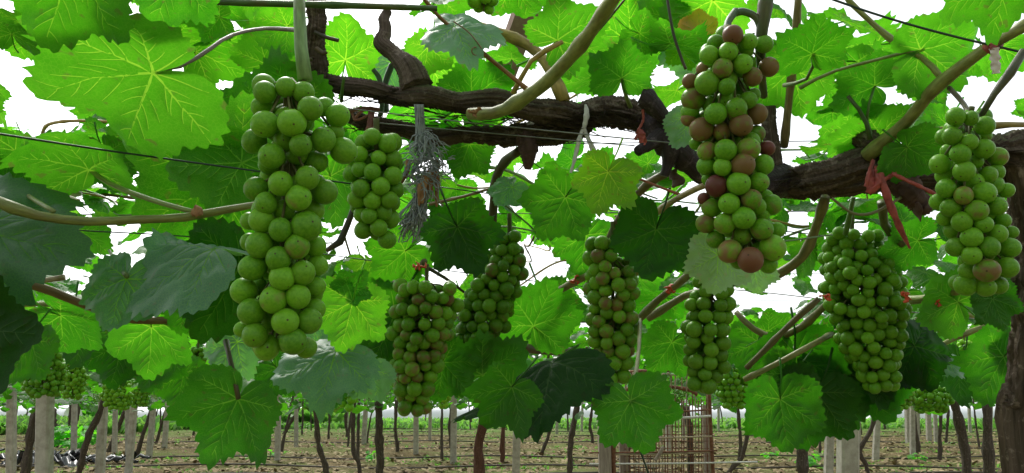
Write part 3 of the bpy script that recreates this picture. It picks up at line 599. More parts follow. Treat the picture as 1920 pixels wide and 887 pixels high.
# thin shoots running through the leaves
for k in range(60):
    y = r_.uniform(1.6, 3.0); x = r_.uniform(-.7, .7) * y; p = np.array([x, y, CANOPY + r_.normal(0, .06)]); a = r_.uniform(0, 6.3); pts = [p]; ok = not blocks(p)
    for q in range(4):
        a += r_.normal(0, .35); pts.append(pts[-1] + np.array([math.cos(a) * .13, math.sin(a) * .13, r_.normal(-.01, .03)])); ok = ok and not blocks(pts[-1])
    if ok: vpart('cane', M['cane'], np.array(pts), list(np.linspace(r_.uniform(.003, .005), .002, 5)), color=[GY, GN, BR, PG, YB][k % 5], n=40, k=7, nodes=.3, node_step=.08, seed=900 + k)
# the part of the canopy overhead, out of the picture but shading it: one part
def leaf_mass(name, pts, r_, Ls, tilt, m):
    V, F, A = [], [], []; n = 0
    for p in pts:
        lv, lf = LOW[r_.integers(6)]; mm, up = rand_frame(r_, tilt); x = np.cross(mm, up); L = r_.uniform(*Ls)
        V.append(p + L * (lv[:, :1] * x + lv[:, 1:2] * mm + lv[:, 2:] * up)); F.append(lf + n); n += len(lv); A.append(np.full(len(lv), r_.uniform()))
    return mesh(name, np.vstack(V), np.vstack(F), m, attr={'rnd': np.concatenate(A)})
r_ = np.random.default_rng(12)
pts = np.stack([r_.uniform(-3.2, 3.2, 750), r_.uniform(-3.2, .7, 750), r_.normal(CANOPY + .05, .07, 750)], 1)
tag(obj('foliage', leaf_mass('foliage', pts, r_, (.06, .1), .35, M['leaf']), vine), kind='stuff')

# ------------------------------------------------------------------ bunches of grapes
def ico(name, lv):
    import bmesh
    bm = bmesh.new(); bmesh.ops.create_icosphere(bm, subdivisions=lv, radius=1.0)
    me = bpy.data.meshes.new(name); bm.to_mesh(me); bm.free(); me.materials.append(M['berry'])
    me.polygons.foreach_set('use_smooth', np.ones(len(me.polygons), dtype=bool)); return me
BERRY = [ico('berry', 4), ico('berry', 3), ico('berry', 2)]
SQ = []
def add_berry(bunch, me, c, r, axis_dir, ripe, light, r_):
    o = bpy.data.objects.new('berry', me); COL.objects.link(o); o.parent = bunch
    out = Vector(axis_dir).normalized(); out = (out + Vector(r_.normal(0, .45, 3))).normalized()
    q = (-out).to_track_quat('Z', 'Y')
    o.matrix_basis = Matrix.Translation(Vector(c) - bunch.location) @ q.to_matrix().to_4x4() @ Matrix.Diagonal((r * r_.uniform(.95, 1.03), r * r_.uniform(.95, 1.03), r * r_.uniform(.98, 1.07), 1))
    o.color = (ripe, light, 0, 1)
def bunch_stem(bunch, axis, berries, top, rr, r_):
    mb = MB(); v, f, u = tube(np.vstack([top, axis]), [rr * .36] * (len(top)) + list(np.linspace(rr * .34, rr * .16, len(axis))), k=8, n=30, lump=.15, seed=int(r_.integers(999))); mb.add(v, f, 0, u)
    ax = np.asarray(axis)
    for c, r in berries:
        a = ax + np.array([0, 0, 0]); i = int(np.argmin(((a - c) ** 2).sum(1))); i = max(0, i - 1); b = a[i]; e = c + (b - c) / (np.linalg.norm(b - c) + 1e-9) * r * .9
        v, f, u = tube([b, (b + e) / 2 + r_.normal(0, .002, 3), e], [rr * .15, rr * .10, rr * .15], n=5, k=5); mb.add(v, f, 0, u)
    obj('stem', mb.build('stem', [M['core']]), bunch)
def traced_bunch(label, rows, d, axis_px, Rm, ripe_all, seed, me, top_px):
    r_ = np.random.default_rng(seed); axis = np.array([P(x, y, d) for x, y in axis_px]); top = np.array([P(*q) for q in top_px])
    b = empty('grape_bunch', top[-1], label, 'grape bunch', 'grape bunches hanging from the front vine'); bl = []
    ys = np.array([a[1] for a in axis_px]); xs = np.array([a[0] for a in axis_px])
    for x, y, r, lay, ripe in rows:
        ax = np.interp(y, ys, xs); u = (x - ax) * d / FPX
        R = Rm * (1 if lay == 0 else .62 if lay == 1 else .3); dep = -math.sqrt(max(R * R - u * u, 0)) if lay < 2 else .004
        if lay == 1: dep *= .7
        dd = d + dep; c = P(x, y, dd); rad = 1.05 * r * dd / FPX
        axp = P(ax, y, d); add_berry(b, me, c, rad, c - axp, (ripe + .1 if ripe > .08 else ripe) + ripe_all * r_.uniform(-.5, 1), r_.uniform(.82, 1.18), r_); bl.append((c, rad))
        if lay == 0 and abs(u) < Rm * .95:                         # the far side of the bunch
            c2 = P(ax - (x - ax) * .8 + r_.normal(0, 5), y + r_.uniform(-12, 12), d - dep * .8)
            if min(np.linalg.norm(c2 - c0) - (r0 + rad) * .8 for c0, r0 in bl) > 0:
                add_berry(b, me, c2, rad, c2 - axp, ripe_all, 1, r_); bl.append((c2, rad))
    mr = float(np.mean([q[1] for q in bl]))                        # inner berries that close the bunch
    for _ in range(260):
        yq = r_.uniform(ys[0] + 25, ys[-1]); a = r_.uniform(0, 6.3); rr = Rm * r_.uniform(.15, .75); ax = np.interp(yq, ys, xs); c = P(ax, yq, d) + np.array([rr * math.cos(a), rr * math.sin(a) + .003, 0])
        if min(np.linalg.norm(c - c0) - (r0 + mr) * .74 for c0, r0 in bl) > 0: add_berry(b, me, c, mr * .92, c - P(ax, yq, d), max(0, ripe_all + r_.normal(0, .1)), .9, r_); bl.append((c, mr * .92))
    bunch_stem(b, axis, bl, top, .0095, r_)
    return b
def rows_of(tab, ox, oy, sc):
    out = []
    for t in tab:
        x, y, r = t[:3]; out.append((ox + x / sc, oy + y / sc, r / sc, t[3] if len(t) > 3 else 0, t[4] if len(t) > 4 else 0.0))
    return out
A1 = [(238,128,68,1),(368,138,60,1),(472,168,62,1),(228,258,62,1),(512,265,70),(600,255,55,2),(676,305,68),(242,358,78),(403,350,80),(180,460,72,1),(355,455,62,1),(455,482,65),(590,450,72),(708,515,78),(283,547,76),(550,580,62,1),(660,405,50,2),(275,660,55,2),(495,677,70),(190,742,68,0,.15),(337,710,72),(597,760,72),(443,795,74,0,.1),(250,828,66),(355,870,62,1),(530,870,62,1),(440,380,50,2),(350,620,45,2)]
A2 = [(145,75,50,1),(215,72,70),(325,125,68),(472,105,82),(145,195,50,2),(205,212,78),(420,220,72,0,.2),(525,220,58,1),(312,292,70),(165,342,74),(452,372,70),(535,330,60,1),(333,400,70),(115,475,75),(195,450,50,2),(425,508,66),(520,450,58,1),(284,527,76,0,.1),(158,595,74),(520,580,58,1),(352,652,76),(488,648,70),(105,695,45,1),(177,728,70),(245,800,72,1),(398,765,76)]
traced_bunch('largest green grape bunch, hanging at the left nearest the camera from a pale stem', rows_of(A1, 420, 120, 3.167) + rows_of(A2, 420, 390, 3.059), .68,
             [(540, 150), (538, 230), (545, 300), (535, 400), (525, 500), (522, 600), (520, 650)], .034, .02, 31, BERRY[0], [(572, 150, .675), (555, 165, .678)])
B1 = [(405,127,63,0,.85),(292,180,55,1),(375,237,62),(248,262,63),(510,172,56),(610,187,58),(470,318,66),(337,348,64,0,.4),(215,355,52,1,.7),(645,340,65,0,.7),(535,405,62,0,.62),(235,447,78),(120,435,50,1,.75),(365,470,55),(140,555,75,0,.38),(370,555,60,1),(508,560,56),(540,525,45,2),(290,650,70),(428,615,68,0,.15),(562,655,68,0,.7),(120,640,60,2),(110,685,48,2,.6),(460,725,76,0,.66),(195,755,75,0,.62),(330,770,60,1,.55),(560,785,58,1,.25),(158,850,40,2)]
B2 = [(232,48,62,0,.38),(357,40,70,0,.08),(508,35,75,0,.3),(632,30,52,1,1.05),(230,145,62),(335,153,58),(472,140,78,0,.66),(610,138,65),(243,235,45,2),(295,280,72,0,1.0),(443,263,77),(578,255,66,0,.15),(212,365,42,1,.9),(262,425,62,0,.15),(380,397,70),(528,370,66,0,.35),(622,350,48,2),(660,405,68,1,.15),(225,530,62,0,.42),(350,530,66,0,.2),(476,492,74),(597,467,50,1),(598,567,70,0,.15),(700,572,50,2),(290,635,60,0,.15),(468,610,62,1,.15),(670,690,86,0,.2),(385,715,76,0,.5),(522,772,84,0,.88),(640,800,60,1)]
traced_bunch('ripening grape bunch with pink and green berries, hanging in front of the purple black arm', rows_of(B1, 1260, 30, 3.55) + rows_of(B2, 1260, 270, 3.55), .84,
             [(1372, 60), (1368, 120), (1360, 200), (1375, 280), (1385, 360), (1400, 440), (1415, 490)], .033, .05, 32, BERRY[0], [(1362, 50, .82), (1370, 66, .83)])
C1 = [(335,135,80),(470,148,62),(590,215,80),(305,305,78),(455,360,72),(265,435,60,2),(378,460,82),(583,415,85),(705,487,80,1,.3),(195,550,85),(315,560,45,2),(510,530,60,1),(410,613,88),(240,655,75,1),(690,620,70,1),(250,762,82),(500,705,75,1),(405,825,78,0,.42),(585,800,95),(665,730,85,1),(780,780,65,1),(180,880,70,1)]
C2 = [(290,92,82),(520,115,92,0,.2),(695,80,82),(235,185,62,1),(390,215,85),(580,235,75),(310,290,72,1),(750,205,65,1),(475,350,85),(705,320,78),(825,305,55,2),(335,437,80),(475,508,80),(627,435,88),(808,443,88),(610,640,102,0,.42),(445,650,75,1),(790,615,88),(420,770,88,1),(600,790,80,1),(710,770,75,1)]
traced_bunch('green grape bunch at the right beside the thick trunk', rows_of(C1, 1720, 190, 4.67) + rows_of(C2, 1720, 370, 4.67), .86,
             [(1815, 215), (1815, 280), (1820, 350), (1835, 430), (1845, 500), (1840, 540)], .034, .04, 33, BERRY[0], [(1822, 200, .85), (1818, 216, .855)])

def packed_bunch(label, axis_px, d, prof, rpx, ripe, light, seed, me, stem=(0, -40), squash=.85, group='grape bunches hanging from the front vine', far=False):
    """berries in staggered rings round a bent axis; prof = half widths in px along it"""
    r_ = np.random.default_rng(seed); n = 60
    ax, hw = smoothpath([P(x, y, d) for x, y in axis_px], [w * d / FPX for w in np.interp(np.linspace(0, 1, len(axis_px)), np.linspace(0, 1, len(prof)), prof)], n)
    r0 = rpx * d / FPX; s = np.r_[0, np.cumsum(np.linalg.norm(np.diff(ax, axis=0), axis=1))]
    top = [P(axis_px[0][0] + stem[0], axis_px[0][1] + stem[1], d), ax[0]]
    b = empty('grape_bunch', top[0], label, 'grape bunch', group); bl = []
    t = r0 * .6; k = 0
    while t < s[-1] - r0 * .3:
        i = min(int(np.searchsorted(s, t)), n - 1); R = max(hw[i] - r0, r0 * .15) * r_.uniform(.9, 1.06)
        m = max(1, int(2 * math.pi * R / (r0 * 1.8))) if R > r0 * .5 else 1; ph = r_.uniform(0, 6)
        for q in range(m):
            if r_.uniform() < .05: continue
            a = ph + 2 * math.pi * q / m + r_.normal(0, .12); rr = R * r_.uniform(.84, 1.1)
            c = ax[i] + np.array([rr * math.cos(a), rr * math.sin(a) * squash, r_.normal(0, r0 * .35)]); br = r0 * r_.uniform(.86, 1.1)
            bl.append((c, br, c - ax[i]))
        t += r0 * r_.uniform(1.35, 1.65) * (.8 if m < 4 else 1); k += 1
    # push overlapping berries apart
    Cc = np.array([x[0] for x in bl]); Rr = np.array([x[1] for x in bl])
    for _ in range(12):
        D = Cc[:, None] - Cc[None]; L = np.linalg.norm(D, axis=2) + np.eye(len(Cc)) * 9; ov = np.maximum((Rr[:, None] + Rr[None]) * .88 - L, 0)
        Cc = Cc + (D / L[..., None] * ov[..., None] * .3).sum(1)
    bl = [(Cc[i], bl[i][1], bl[i][2]) for i in range(len(bl))]
    if far:
        mb = MB(); base = np.array([v.co[:] for v in me.vertices]); F = [tuple(p.vertices) for p in me.polygons]
        for c, r, o in bl: mb.add(c + base * r, F)
        x = obj('berries', mb.build('berries', [M['berry']]), b, color=(ripe, light, 0)); x['kind'] = 'stuff'
    else:
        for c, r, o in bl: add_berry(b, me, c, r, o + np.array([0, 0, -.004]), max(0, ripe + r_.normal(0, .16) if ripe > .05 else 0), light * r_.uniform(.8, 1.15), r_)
    bunch_stem(b, ax[::6], [(c, r) for c, r, o in bl[::2 if not far else 6]], np.array(top[:1]), r0 * .95, r_)
    return b
packed_bunch('small berried green bunch behind the largest bunch, beside the grey frayed rope', [(706, 262), (705, 330), (704, 400), (702, 458)], 1.02, [44, 56, 54, 46, 30], 17, .02, 1.0, 41, BERRY[1])
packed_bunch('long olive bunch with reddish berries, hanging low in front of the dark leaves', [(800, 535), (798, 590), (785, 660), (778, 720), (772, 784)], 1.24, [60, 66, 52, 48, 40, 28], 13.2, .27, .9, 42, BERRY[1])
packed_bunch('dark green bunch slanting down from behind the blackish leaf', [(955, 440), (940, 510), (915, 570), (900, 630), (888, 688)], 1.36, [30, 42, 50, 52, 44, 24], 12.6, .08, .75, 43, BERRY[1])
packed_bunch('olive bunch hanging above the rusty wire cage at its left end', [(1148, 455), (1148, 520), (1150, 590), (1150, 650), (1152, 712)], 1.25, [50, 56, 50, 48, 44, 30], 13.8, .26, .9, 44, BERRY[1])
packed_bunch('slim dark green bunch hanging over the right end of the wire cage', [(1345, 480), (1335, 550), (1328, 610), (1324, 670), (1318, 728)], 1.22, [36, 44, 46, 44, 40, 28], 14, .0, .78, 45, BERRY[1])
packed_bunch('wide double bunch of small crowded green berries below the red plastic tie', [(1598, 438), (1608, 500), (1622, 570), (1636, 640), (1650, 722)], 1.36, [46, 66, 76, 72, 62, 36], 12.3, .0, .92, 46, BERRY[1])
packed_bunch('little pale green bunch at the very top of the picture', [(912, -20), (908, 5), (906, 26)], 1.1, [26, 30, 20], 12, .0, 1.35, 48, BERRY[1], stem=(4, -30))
FAR = [((80, 640), (80, 745), 3.2, [30, 42, 30], 6, 'dense green bunch with tiny berries at the left edge, under dark leaves'), ((136, 680), (136, 745), 3.8, [20, 26, 16], 5, 'green bunch just right of the dense bunch at the left edge'),
       ((218, 715), (222, 770), 4.4, [24, 28, 18], 5, 'green bunch hanging at the top of a concrete post on the left'), ((262, 715), (262, 760), 5.0, [16, 20, 14], 4, 'small bunch between the concrete posts on the left'),
       ((372, 655), (370, 700), 4.0, [12, 17, 12], 5, 'small shaded bunch above the big hanging leaf at lower left'), ((655, 655), (656, 768), 3.0, [16, 18, 22, 14], 8.5, 'pale small bunch below the bluish grey leaves'),
       ((832, 695), (833, 762), 3.1, [10, 17, 12], 6, 'tiny bright green bunch peeping out behind the long olive bunch'), ((1100, 680), (1086, 755), 3.1, [12, 17, 15], 6, 'tiny bright bunch left of the olive bunch over the cage'),
       ((1375, 690), (1375, 768), 2.9, [24, 32, 22], 7, 'olive bunch with small berries right of the wire cage'), ((1430, 660), (1432, 728), 3.1, [22, 28, 16], 6, 'small green bunch behind the shoots right of the wire cage'),
       ((1745, 728), (1745, 772), 3.6, [36, 40, 22], 6, 'broad green bunch between the dark trunks on the right'), ((1695, 715), (1690, 768), 3.3, [18, 24, 14], 6, 'dark small bunch under the double bunch'), ((1808, 640), (1806, 690), 3.4, [12, 16, 10], 5, 'pale little bunch behind the bluish leaf on the right'),
       ((985, 712), (990, 740), 5.0, [14, 18, 10], 5, 'little bunch in the shade behind the big folded leaf')]
for i, (a, b, d, prof, r, lab) in enumerate(FAR):
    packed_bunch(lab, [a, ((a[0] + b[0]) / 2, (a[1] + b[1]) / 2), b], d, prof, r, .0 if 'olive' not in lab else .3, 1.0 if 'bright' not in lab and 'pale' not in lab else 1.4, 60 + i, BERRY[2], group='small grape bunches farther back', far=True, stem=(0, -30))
# ------------------------------------------------------------------ ties, strings, wires
def thing_mesh(name, label, cat, me, loc=None, group=None, color=None):
    return tag(obj(name, me, color=color), label, cat, group)
def ribbon(mb, pts, w, th=.0007, seed=0, twist=.0, m=0):
    r_ = np.random.default_rng(seed); C, R = smoothpath([P(*q) for q in pts], w if isinstance(w, list) else [w], 24)
    T = np.gradient(C, axis=0); T /= np.linalg.norm(T, axis=1)[:, None]; V = []
    for i in range(24):
        s = np.cross(T[i], FWD); s /= np.linalg.norm(s) + 1e-9; a = twist * i / 23 + .25 * math.sin(i * .8 + seed); s2 = s * math.cos(a) + np.cross(T[i], s) * math.sin(a); n = np.cross(s2, T[i])
        wob = 1 + .1 * math.sin(i * 1.3 + seed * 2)
        for q in range(6):
            aa = 2 * math.pi * q / 6; V.append(C[i] + s2 * math.cos(aa) * R[i] * wob + n * math.sin(aa) * (th + R[i] * .12))
    F = [(i * 6 + q, i * 6 + (q + 1) % 6, (i + 1) * 6 + (q + 1) % 6, (i + 1) * 6 + q) for i in range(23) for q in range(6)]
    mb.add(V, F, m)
def tape(name, label, cat, mat, ribs, group=None):
    mb = MB()
    for i, (pts, w) in enumerate(ribs): ribbon(mb, pts, w, seed=i + len(label), twist=.6 * (i % 3))
    return thing_mesh(name, label, cat, mb.build(name, [mat]), group=group)
tape('plastic_tie', 'dull red plastic tie knotted round the lower left arm above the small green bunch', 'tie', M['dull_tape'],
     [([(652, 212, 1.17), (668, 205, 1.165), (690, 203, 1.165), (712, 206, 1.17)], .003), ([(664, 226, 1.17), (676, 210, 1.16), (690, 204, 1.16)], .0025), ([(660, 212, 1.16), (668, 225, 1.16), (690, 216, 1.155), (700, 206, 1.16)], .002),
      ([(694, 206, 1.16), (694, 228, 1.15), (690, 252, 1.15), (680, 283, 1.15)], [.003, .0045, .0055, .0035]), ([(700, 208, 1.16), (699, 240, 1.15), (697, 262, 1.15)], .0022)], 'plastic ties on the front vine')
tape('plastic_tie', 'bright red plastic tie hanging in a long tail from the right arm', 'tie', M['red_tape'],
     [([(1640, 318, 1.1), (1636, 340, 1.09), (1628, 362, 1.09)], [.006, .008, .004]), ([(1628, 362, 1.09), (1645, 350, 1.085), (1662, 335, 1.085), (1680, 325, 1.09)], [.004, .005, .004, .003]), ([(1652, 325, 1.085), (1664, 370, 1.08), (1684, 420, 1.08), (1706, 466, 1.08)], [.004, .0055, .005, .003]),
      ([(1672, 325, 1.08), (1700, 338, 1.08), (1730, 352, 1.08), (1757, 366, 1.08)], .0028), ([(1638, 300, 1.1), (1628, 330, 1.09), (1624, 350, 1.09)], .003), ([(1648, 312, 1.09), (1646, 345, 1.085)], .006)], 'plastic ties on the front vine')
tape('plastic_tie', 'short pink red tie knotted on the wire by the purple black arm', 'tie', M['red_tape'], [([(1205, 205, 1.06), (1206, 225, 1.06), (1196, 246, 1.06)], .0018), ([(1194, 245, 1.05), (1202, 252, 1.05), (1204, 268, 1.05)], [.004, .006, .004]), ([(1190, 262, 1.05), (1200, 252, 1.05), (1210, 262, 1.05), (1208, 272, 1.05)], .0025)], 'plastic ties on the front vine')
t = tape('marker_tag', 'pale pink marker tag hanging from a red band on the shoot at top right', 'tag', M['white_tag'], [([(1864, 90, .89), (1866, 110, .89), (1868, 138, .89)], [.0055, .006, .0055])])
mb = MB(); v, f, u = tube(PX([(1852, 94, .918), (1862, 84, .912), (1872, 78, .906)]), [.0082, .0095, .0082], n=12, k=18, lump=.1); mb.add(v, f); ribbon(mb, [(1862, 82, .895), (1864, 95, .89)], .006)
obj('band', mb.build('band', [M['red_tape']]), t)
for i, (x, y, d, lab) in enumerate([(1077, 526, 1.33, 'orange red clip on the shoot left of the olive bunch'), (1256, 541, 1.28, 'orange red clip on the shoots between the two bunches over the cage'), (1698, 558, 1.26, 'orange red clip against the right side of the double bunch'), (1752, 566, 1.25, 'orange red clip on the lower shoot under the right bunch'), (1548, 557, 1.28, 'orange red clip on the shoot left of the double bunch'), (786, 497, 1.22, 'pinkish clip at the top of the long olive bunch'), (890, 212, 1.06, 'red husk clip at the cut end of the thick yellow green shoot')]):
    mb = MB(); r_ = np.random.default_rng(i); c = P(x, y, d)
    for k in range(5):
        a = r_.uniform(0, 6); e = c + np.array([math.cos(a), -.3, math.sin(a)]) * r_.uniform(.006, .011)
        v, f, u = tube([c + r_.normal(0, .002, 3), (c + e) / 2 + r_.normal(0, .003, 3), e], [.003, .0034, .0015], n=6, k=6, flat=.5, lump=.2, seed=k); mb.add(v, f, 0, u)
    thing_mesh('plastic_clip', lab, 'clip', mb.build('plastic_clip', [M['orange_clip'] if 'red husk' not in lab else M['dry']]), group='clips on the shoots')
tape('twine', 'white string knotted round the joint of the two arms, its two ends hanging', 'string', M['string'],
     [([(1098, 196, 1.115), (1100, 215, 1.11), (1096, 240, 1.11), (1102, 262, 1.11)], [.002, .0045, .003, .002]), ([(1094, 238, 1.11), (1086, 262, 1.11), (1077, 300, 1.11), (1070, 324, 1.11)], [.002, .0035, .003, .002]), ([(1096, 244, 1.11), (1108, 268, 1.11), (1120, 290, 1.11), (1128, 296, 1.11)], [.002, .003, .003, .002]), ([(1096, 248, 1.11), (1105, 270, 1.11), (1113, 296, 1.11)], .002)])
# frayed rope: a bundle that comes apart into strands
mb = MB(); r_ = np.random.default_rng(5)
for k in range(16):
    o = r_.normal(0, 5, 2); pts = [P(790 + o[0] + r_.normal(0, 2), yy, 1.12 + o[1] * .0006) for yy in (196, 225, 255, 280)]; v, f, u = tube(pts, [.0016], n=10, k=5); mb.add(v, f, 0, u)
obj_rope = thing_mesh('frayed_rope', 'frayed grey rope hanging from the upper left arm in a tangled tassel', 'rope', mb.build('frayed_rope', [M['rope']]))
mb = MB()
for k in range(210):
    t0 = r_.uniform(245, 345); w = 12 + 22 * max(0, 1 - abs(t0 - 300) / 60); x, y, d = 795 + r_.normal(0, w * .6), t0, 1.11 + r_.normal(0, .012); pts = []
    a = r_.uniform(0, 6.3)
    for q in range(6):
        pts.append(P(x, y, d)); a += r_.normal(0, .9); x += 7 * math.cos(a); y += 6 * math.sin(a) + 4; d += r_.normal(0, .004)
    v, f, u = tube(pts, [.0007, .0009, .0009, .0009, .0008, .0005], n=12, k=4); mb.add(v, f, 0, u)
for k in range(75):
    x0 = 788 + r_.normal(0, 5); y0 = r_.uniform(355, 395); x1 = 768 + r_.normal(0, 15); y1 = r_.uniform(405, 452)
    pts = [P(x0, y0, 1.11), P(x0 + (x1 - x0) * .4 + r_.normal(0, 4), y0 + (y1 - y0) * .45, 1.11 + r_.normal(0, .006)), P(x1, y1, 1.11 + r_.normal(0, .012)), P(x1 + r_.normal(0, 6), y1 + r_.uniform(0, 8), 1.11)]
    v, f, u = tube(pts, [.0012, .0011, .0010, .0005], n=9, k=4); mb.add(v, f, 0, u)
for k in range(60):
    x0 = 795 + r_.normal(0, 9); pts = [P(x0, 330, 1.115), P(793 + r_.normal(0, 5), 360, 1.115), P(789 + r_.normal(0, 4), 395, 1.115)]; v, f, u = tube(pts, [.001], n=7, k=4); mb.add(v, f, 0, u)
tag(obj('strands', mb.build('strands', [M['rope']]), obj_rope), kind='stuff')
for i, pts in enumerate([[(766, 300, 1.12), (762, 325, 1.12), (748, 350, 1.12)], [(815, 300, 1.12), (820, 340, 1.12), (818, 388, 1.12)], [(808, 320, 1.11), (806, 350, 1.11), (812, 358, 1.11)], [(790, 345, 1.1), (787, 370, 1.1), (785, 386, 1.1)], [(798, 330, 1.1), (792, 365, 1.1), (791, 382, 1.1)], [(822, 300, 1.13), (812, 330, 1.13), (808, 345, 1.13)]]):
    vpart('husk', M['dry'], pts, [.005, .0045, .0016], k=8, n=16, lump=.25, seed=40 + i)
# a traced wire is straight between its two ends
def wire(label, pts, r, m='wire', group=None):
    thing_mesh('trellis_wire', label, 'wire', tube_mesh('trellis_wire', M[m], PX(pts), [r], n=24, k=6), group=group)
wire('dark green wire crossing the backlit leaves at the left', [(-60, 242, .70), (200, 282, .78), (490, 322, .92), (700, 350, 1.06)], .0011, 'dark_wire')
wire('thin wire in front of the arms, from the red tie to the purple arm', [(640, 202, 1.14), (900, 232, 1.1), (1240, 266, 1.06), (1330, 274, 1.05)], .0010)
wire('second thin wire just below the joint of the arms', [(700, 230, 1.16), (1100, 266, 1.10), (1190, 273, 1.08)], .0009)
wire('thick dark green cable crossing the top right corner', [(1480, -30, .95), (1640, 26, .93), (1780, 66, .91), (1960, 108, .89)], .0016, 'dark_wire')
wire('thin grey wire against the white sky at upper left', [(340, 98, 1.5), (430, 118, 1.5), (560, 140, 1.5)], .0009)
wire('thin grey wire below the first one at upper left', [(300, 140, 1.7), (400, 158, 1.7), (500, 172, 1.7)], .0009)
wire('dark wire low across the middle, behind the bunches', [(560, 470, 1.7), (780, 500, 1.75), (1010, 528, 1.8), (1200, 548, 1.85)], .0011, 'dark_wire')
wire('dark wire above it, across to the double bunch', [(820, 350, 1.45), (1100, 388, 1.5), (1400, 425, 1.55), (1600, 448, 1.6), (1740, 462, 1.62)], .0011, 'dark_wire')
wire('pale wire at the right behind the double bunch', [(1340, 540, 1.9), (1500, 556, 1.9), (1750, 590, 1.95), (1920, 605, 2.0)], .0012)
wire('wire along the lower left leaves', [(380, 425, 1.1), (470, 412, 1.2), (620, 395, 1.3)], .0008, 'dark_wire')
wire('dark wire at left under the long green shoot', [(-20, 418, .85), (150, 432, .9), (300, 440, .95), (470, 452, 1.0)], .0008, 'dark_wire')
for k, (y, z) in enumerate(((1.75, .62), (2.2, .56), (2.6, .66), (3.1, .58), (3.7, .62), (4.4, .58), (5.2, .6))):
    thing_mesh('trellis_wire', 'thin trellis wire stretched through the canopy behind the front arms', 'wire', tube_mesh('trellis_wire', M['dark_wire'], np.array([[-4, y + .1, CAMZ + z], [0, y, CAMZ + z - .02], [4, y - .1, CAMZ + z]]), [.0013], n=16, k=5), group='wires through the canopy')
# wooden batten that carries the trellis, seen between the leaves at the top
A_, B_ = P(1020, -70, 1.45), P(930, 175, 1.62); dv = B_ - A_; Lb = np.linalg.norm(dv); q = Vector(dv).to_track_quat('X', 'Z'); v, f = boxv((0, 0, 0), Lb, .048, .022)
v = v @ np.array(q.to_matrix()).T + (A_ + B_) / 2
thing_mesh('timber_batten', 'pinkish brown timber batten seen between the leaves at the top', 'batten', mesh('timber_batten', v, f, M['batten'], smooth=False))

# ------------------------------------------------------------------ concrete posts, far trunks
def post(x0, y0, x1, y1, w, lab, dist=None):
    if dist is None: dist = .09 * FPX / w
    b = gnd(x0, 755 + CAMZ * FPX / dist) if y0 is None else gnd(x0, y0); d = proj(b)[2]
    hw = .5 * w * d / FPX; t = P(x1, y1, d); t = b + (t - b) * (1.72 / max(t[2], .3)); e = empty('concrete_post', b, lab, 'post', 'concrete trellis posts')
    ring = []; mb = MB(); n = 7; r_ = np.random.default_rng(int(abs(x0) * 7))
    for k in range(n):
        c = b + (t - b) * k / (n - 1) - np.array([0, 0, .05 if k == 0 else 0]); h = hw * (1.06 - .12 * k / (n - 1)); cm = h * .25
        for dx, dy in ((-h + cm, -h), (h - cm, -h), (h, -h + cm), (h, h - cm), (h - cm, h), (-h + cm, h), (-h, h - cm), (-h, -h + cm)): ring.append(c + np.array([dx, dy, 0]) + r_.normal(0, h * .02, 3))
    F = [(i * 8 + q, i * 8 + (q + 1) % 8, (i + 1) * 8 + (q + 1) % 8, (i + 1) * 8 + q) for i in range(n - 1) for q in range(8)] + [tuple(range((n - 1) * 8, n * 8))]
    obj('shaft', mesh('shaft', np.array(ring), F, M['concrete'], smooth=False), e)
    v, f, u = tube([t + np.array([-hw * 1.2, 0, -.06]), t + np.array([0, -hw * 1.3, -.06]), t + np.array([hw * 1.2, 0, -.06]), t + np.array([0, hw * 1.3, -.06]), t + np.array([-hw * 1.2, 0, -.06])], [.004], n=16, k=5); obj('wire_loop', mesh('wire_loop', v, f, M['wire'], uv=u), e)
for a in [(80, None, 84, 815, 25, 'thick concrete post at the lower left with a dark trunk behind'), (185, None, 194, 755, 14, 'slim concrete post, second from the left corner'), (240, None, 252, 755, 11, 'slim concrete post beside the second one'),
          (279, 862, 287, 770, 9, 'concrete post in the left file, fourth from the corner'), (308, 843, 313, 775, 8, 'smallest concrete post at the end of the left file'), (780, 857, 780, 790, 9, 'white concrete post under the long olive bunch'), (850, 872, 851, 770, 11, 'concrete post behind the tip of the folded leaf'),
          (966, None, 970, 780, 14, 'concrete post left of the wire cage'), (1552, None, 1556, 795, 14, 'slim concrete post left of the thickest post on the right'), (1588, None, 1590, 785, 33, 'thickest pale concrete post, below the double bunch'), (1641, 865, 1645, 790, 10, 'concrete post just right of the thickest post'),
          (1705, 832, 1703, 770, 11, 'concrete post among the trunks at the right'), (682, 835, 686, 760, 8, 'faraway concrete post near the middle left'), (1742, 828, 1740, 770, 8, 'second concrete post among the trunks at the right'), (520, None, 522, 760, 9, 'concrete post half hidden by the big leaf at lower left'), (20, None, 22, 770, 14, 'pale concrete post at the left edge'), (64, 838, 66, 770, 9, 'pale post behind the slanting trunk at the left edge')]:
    post(*a)
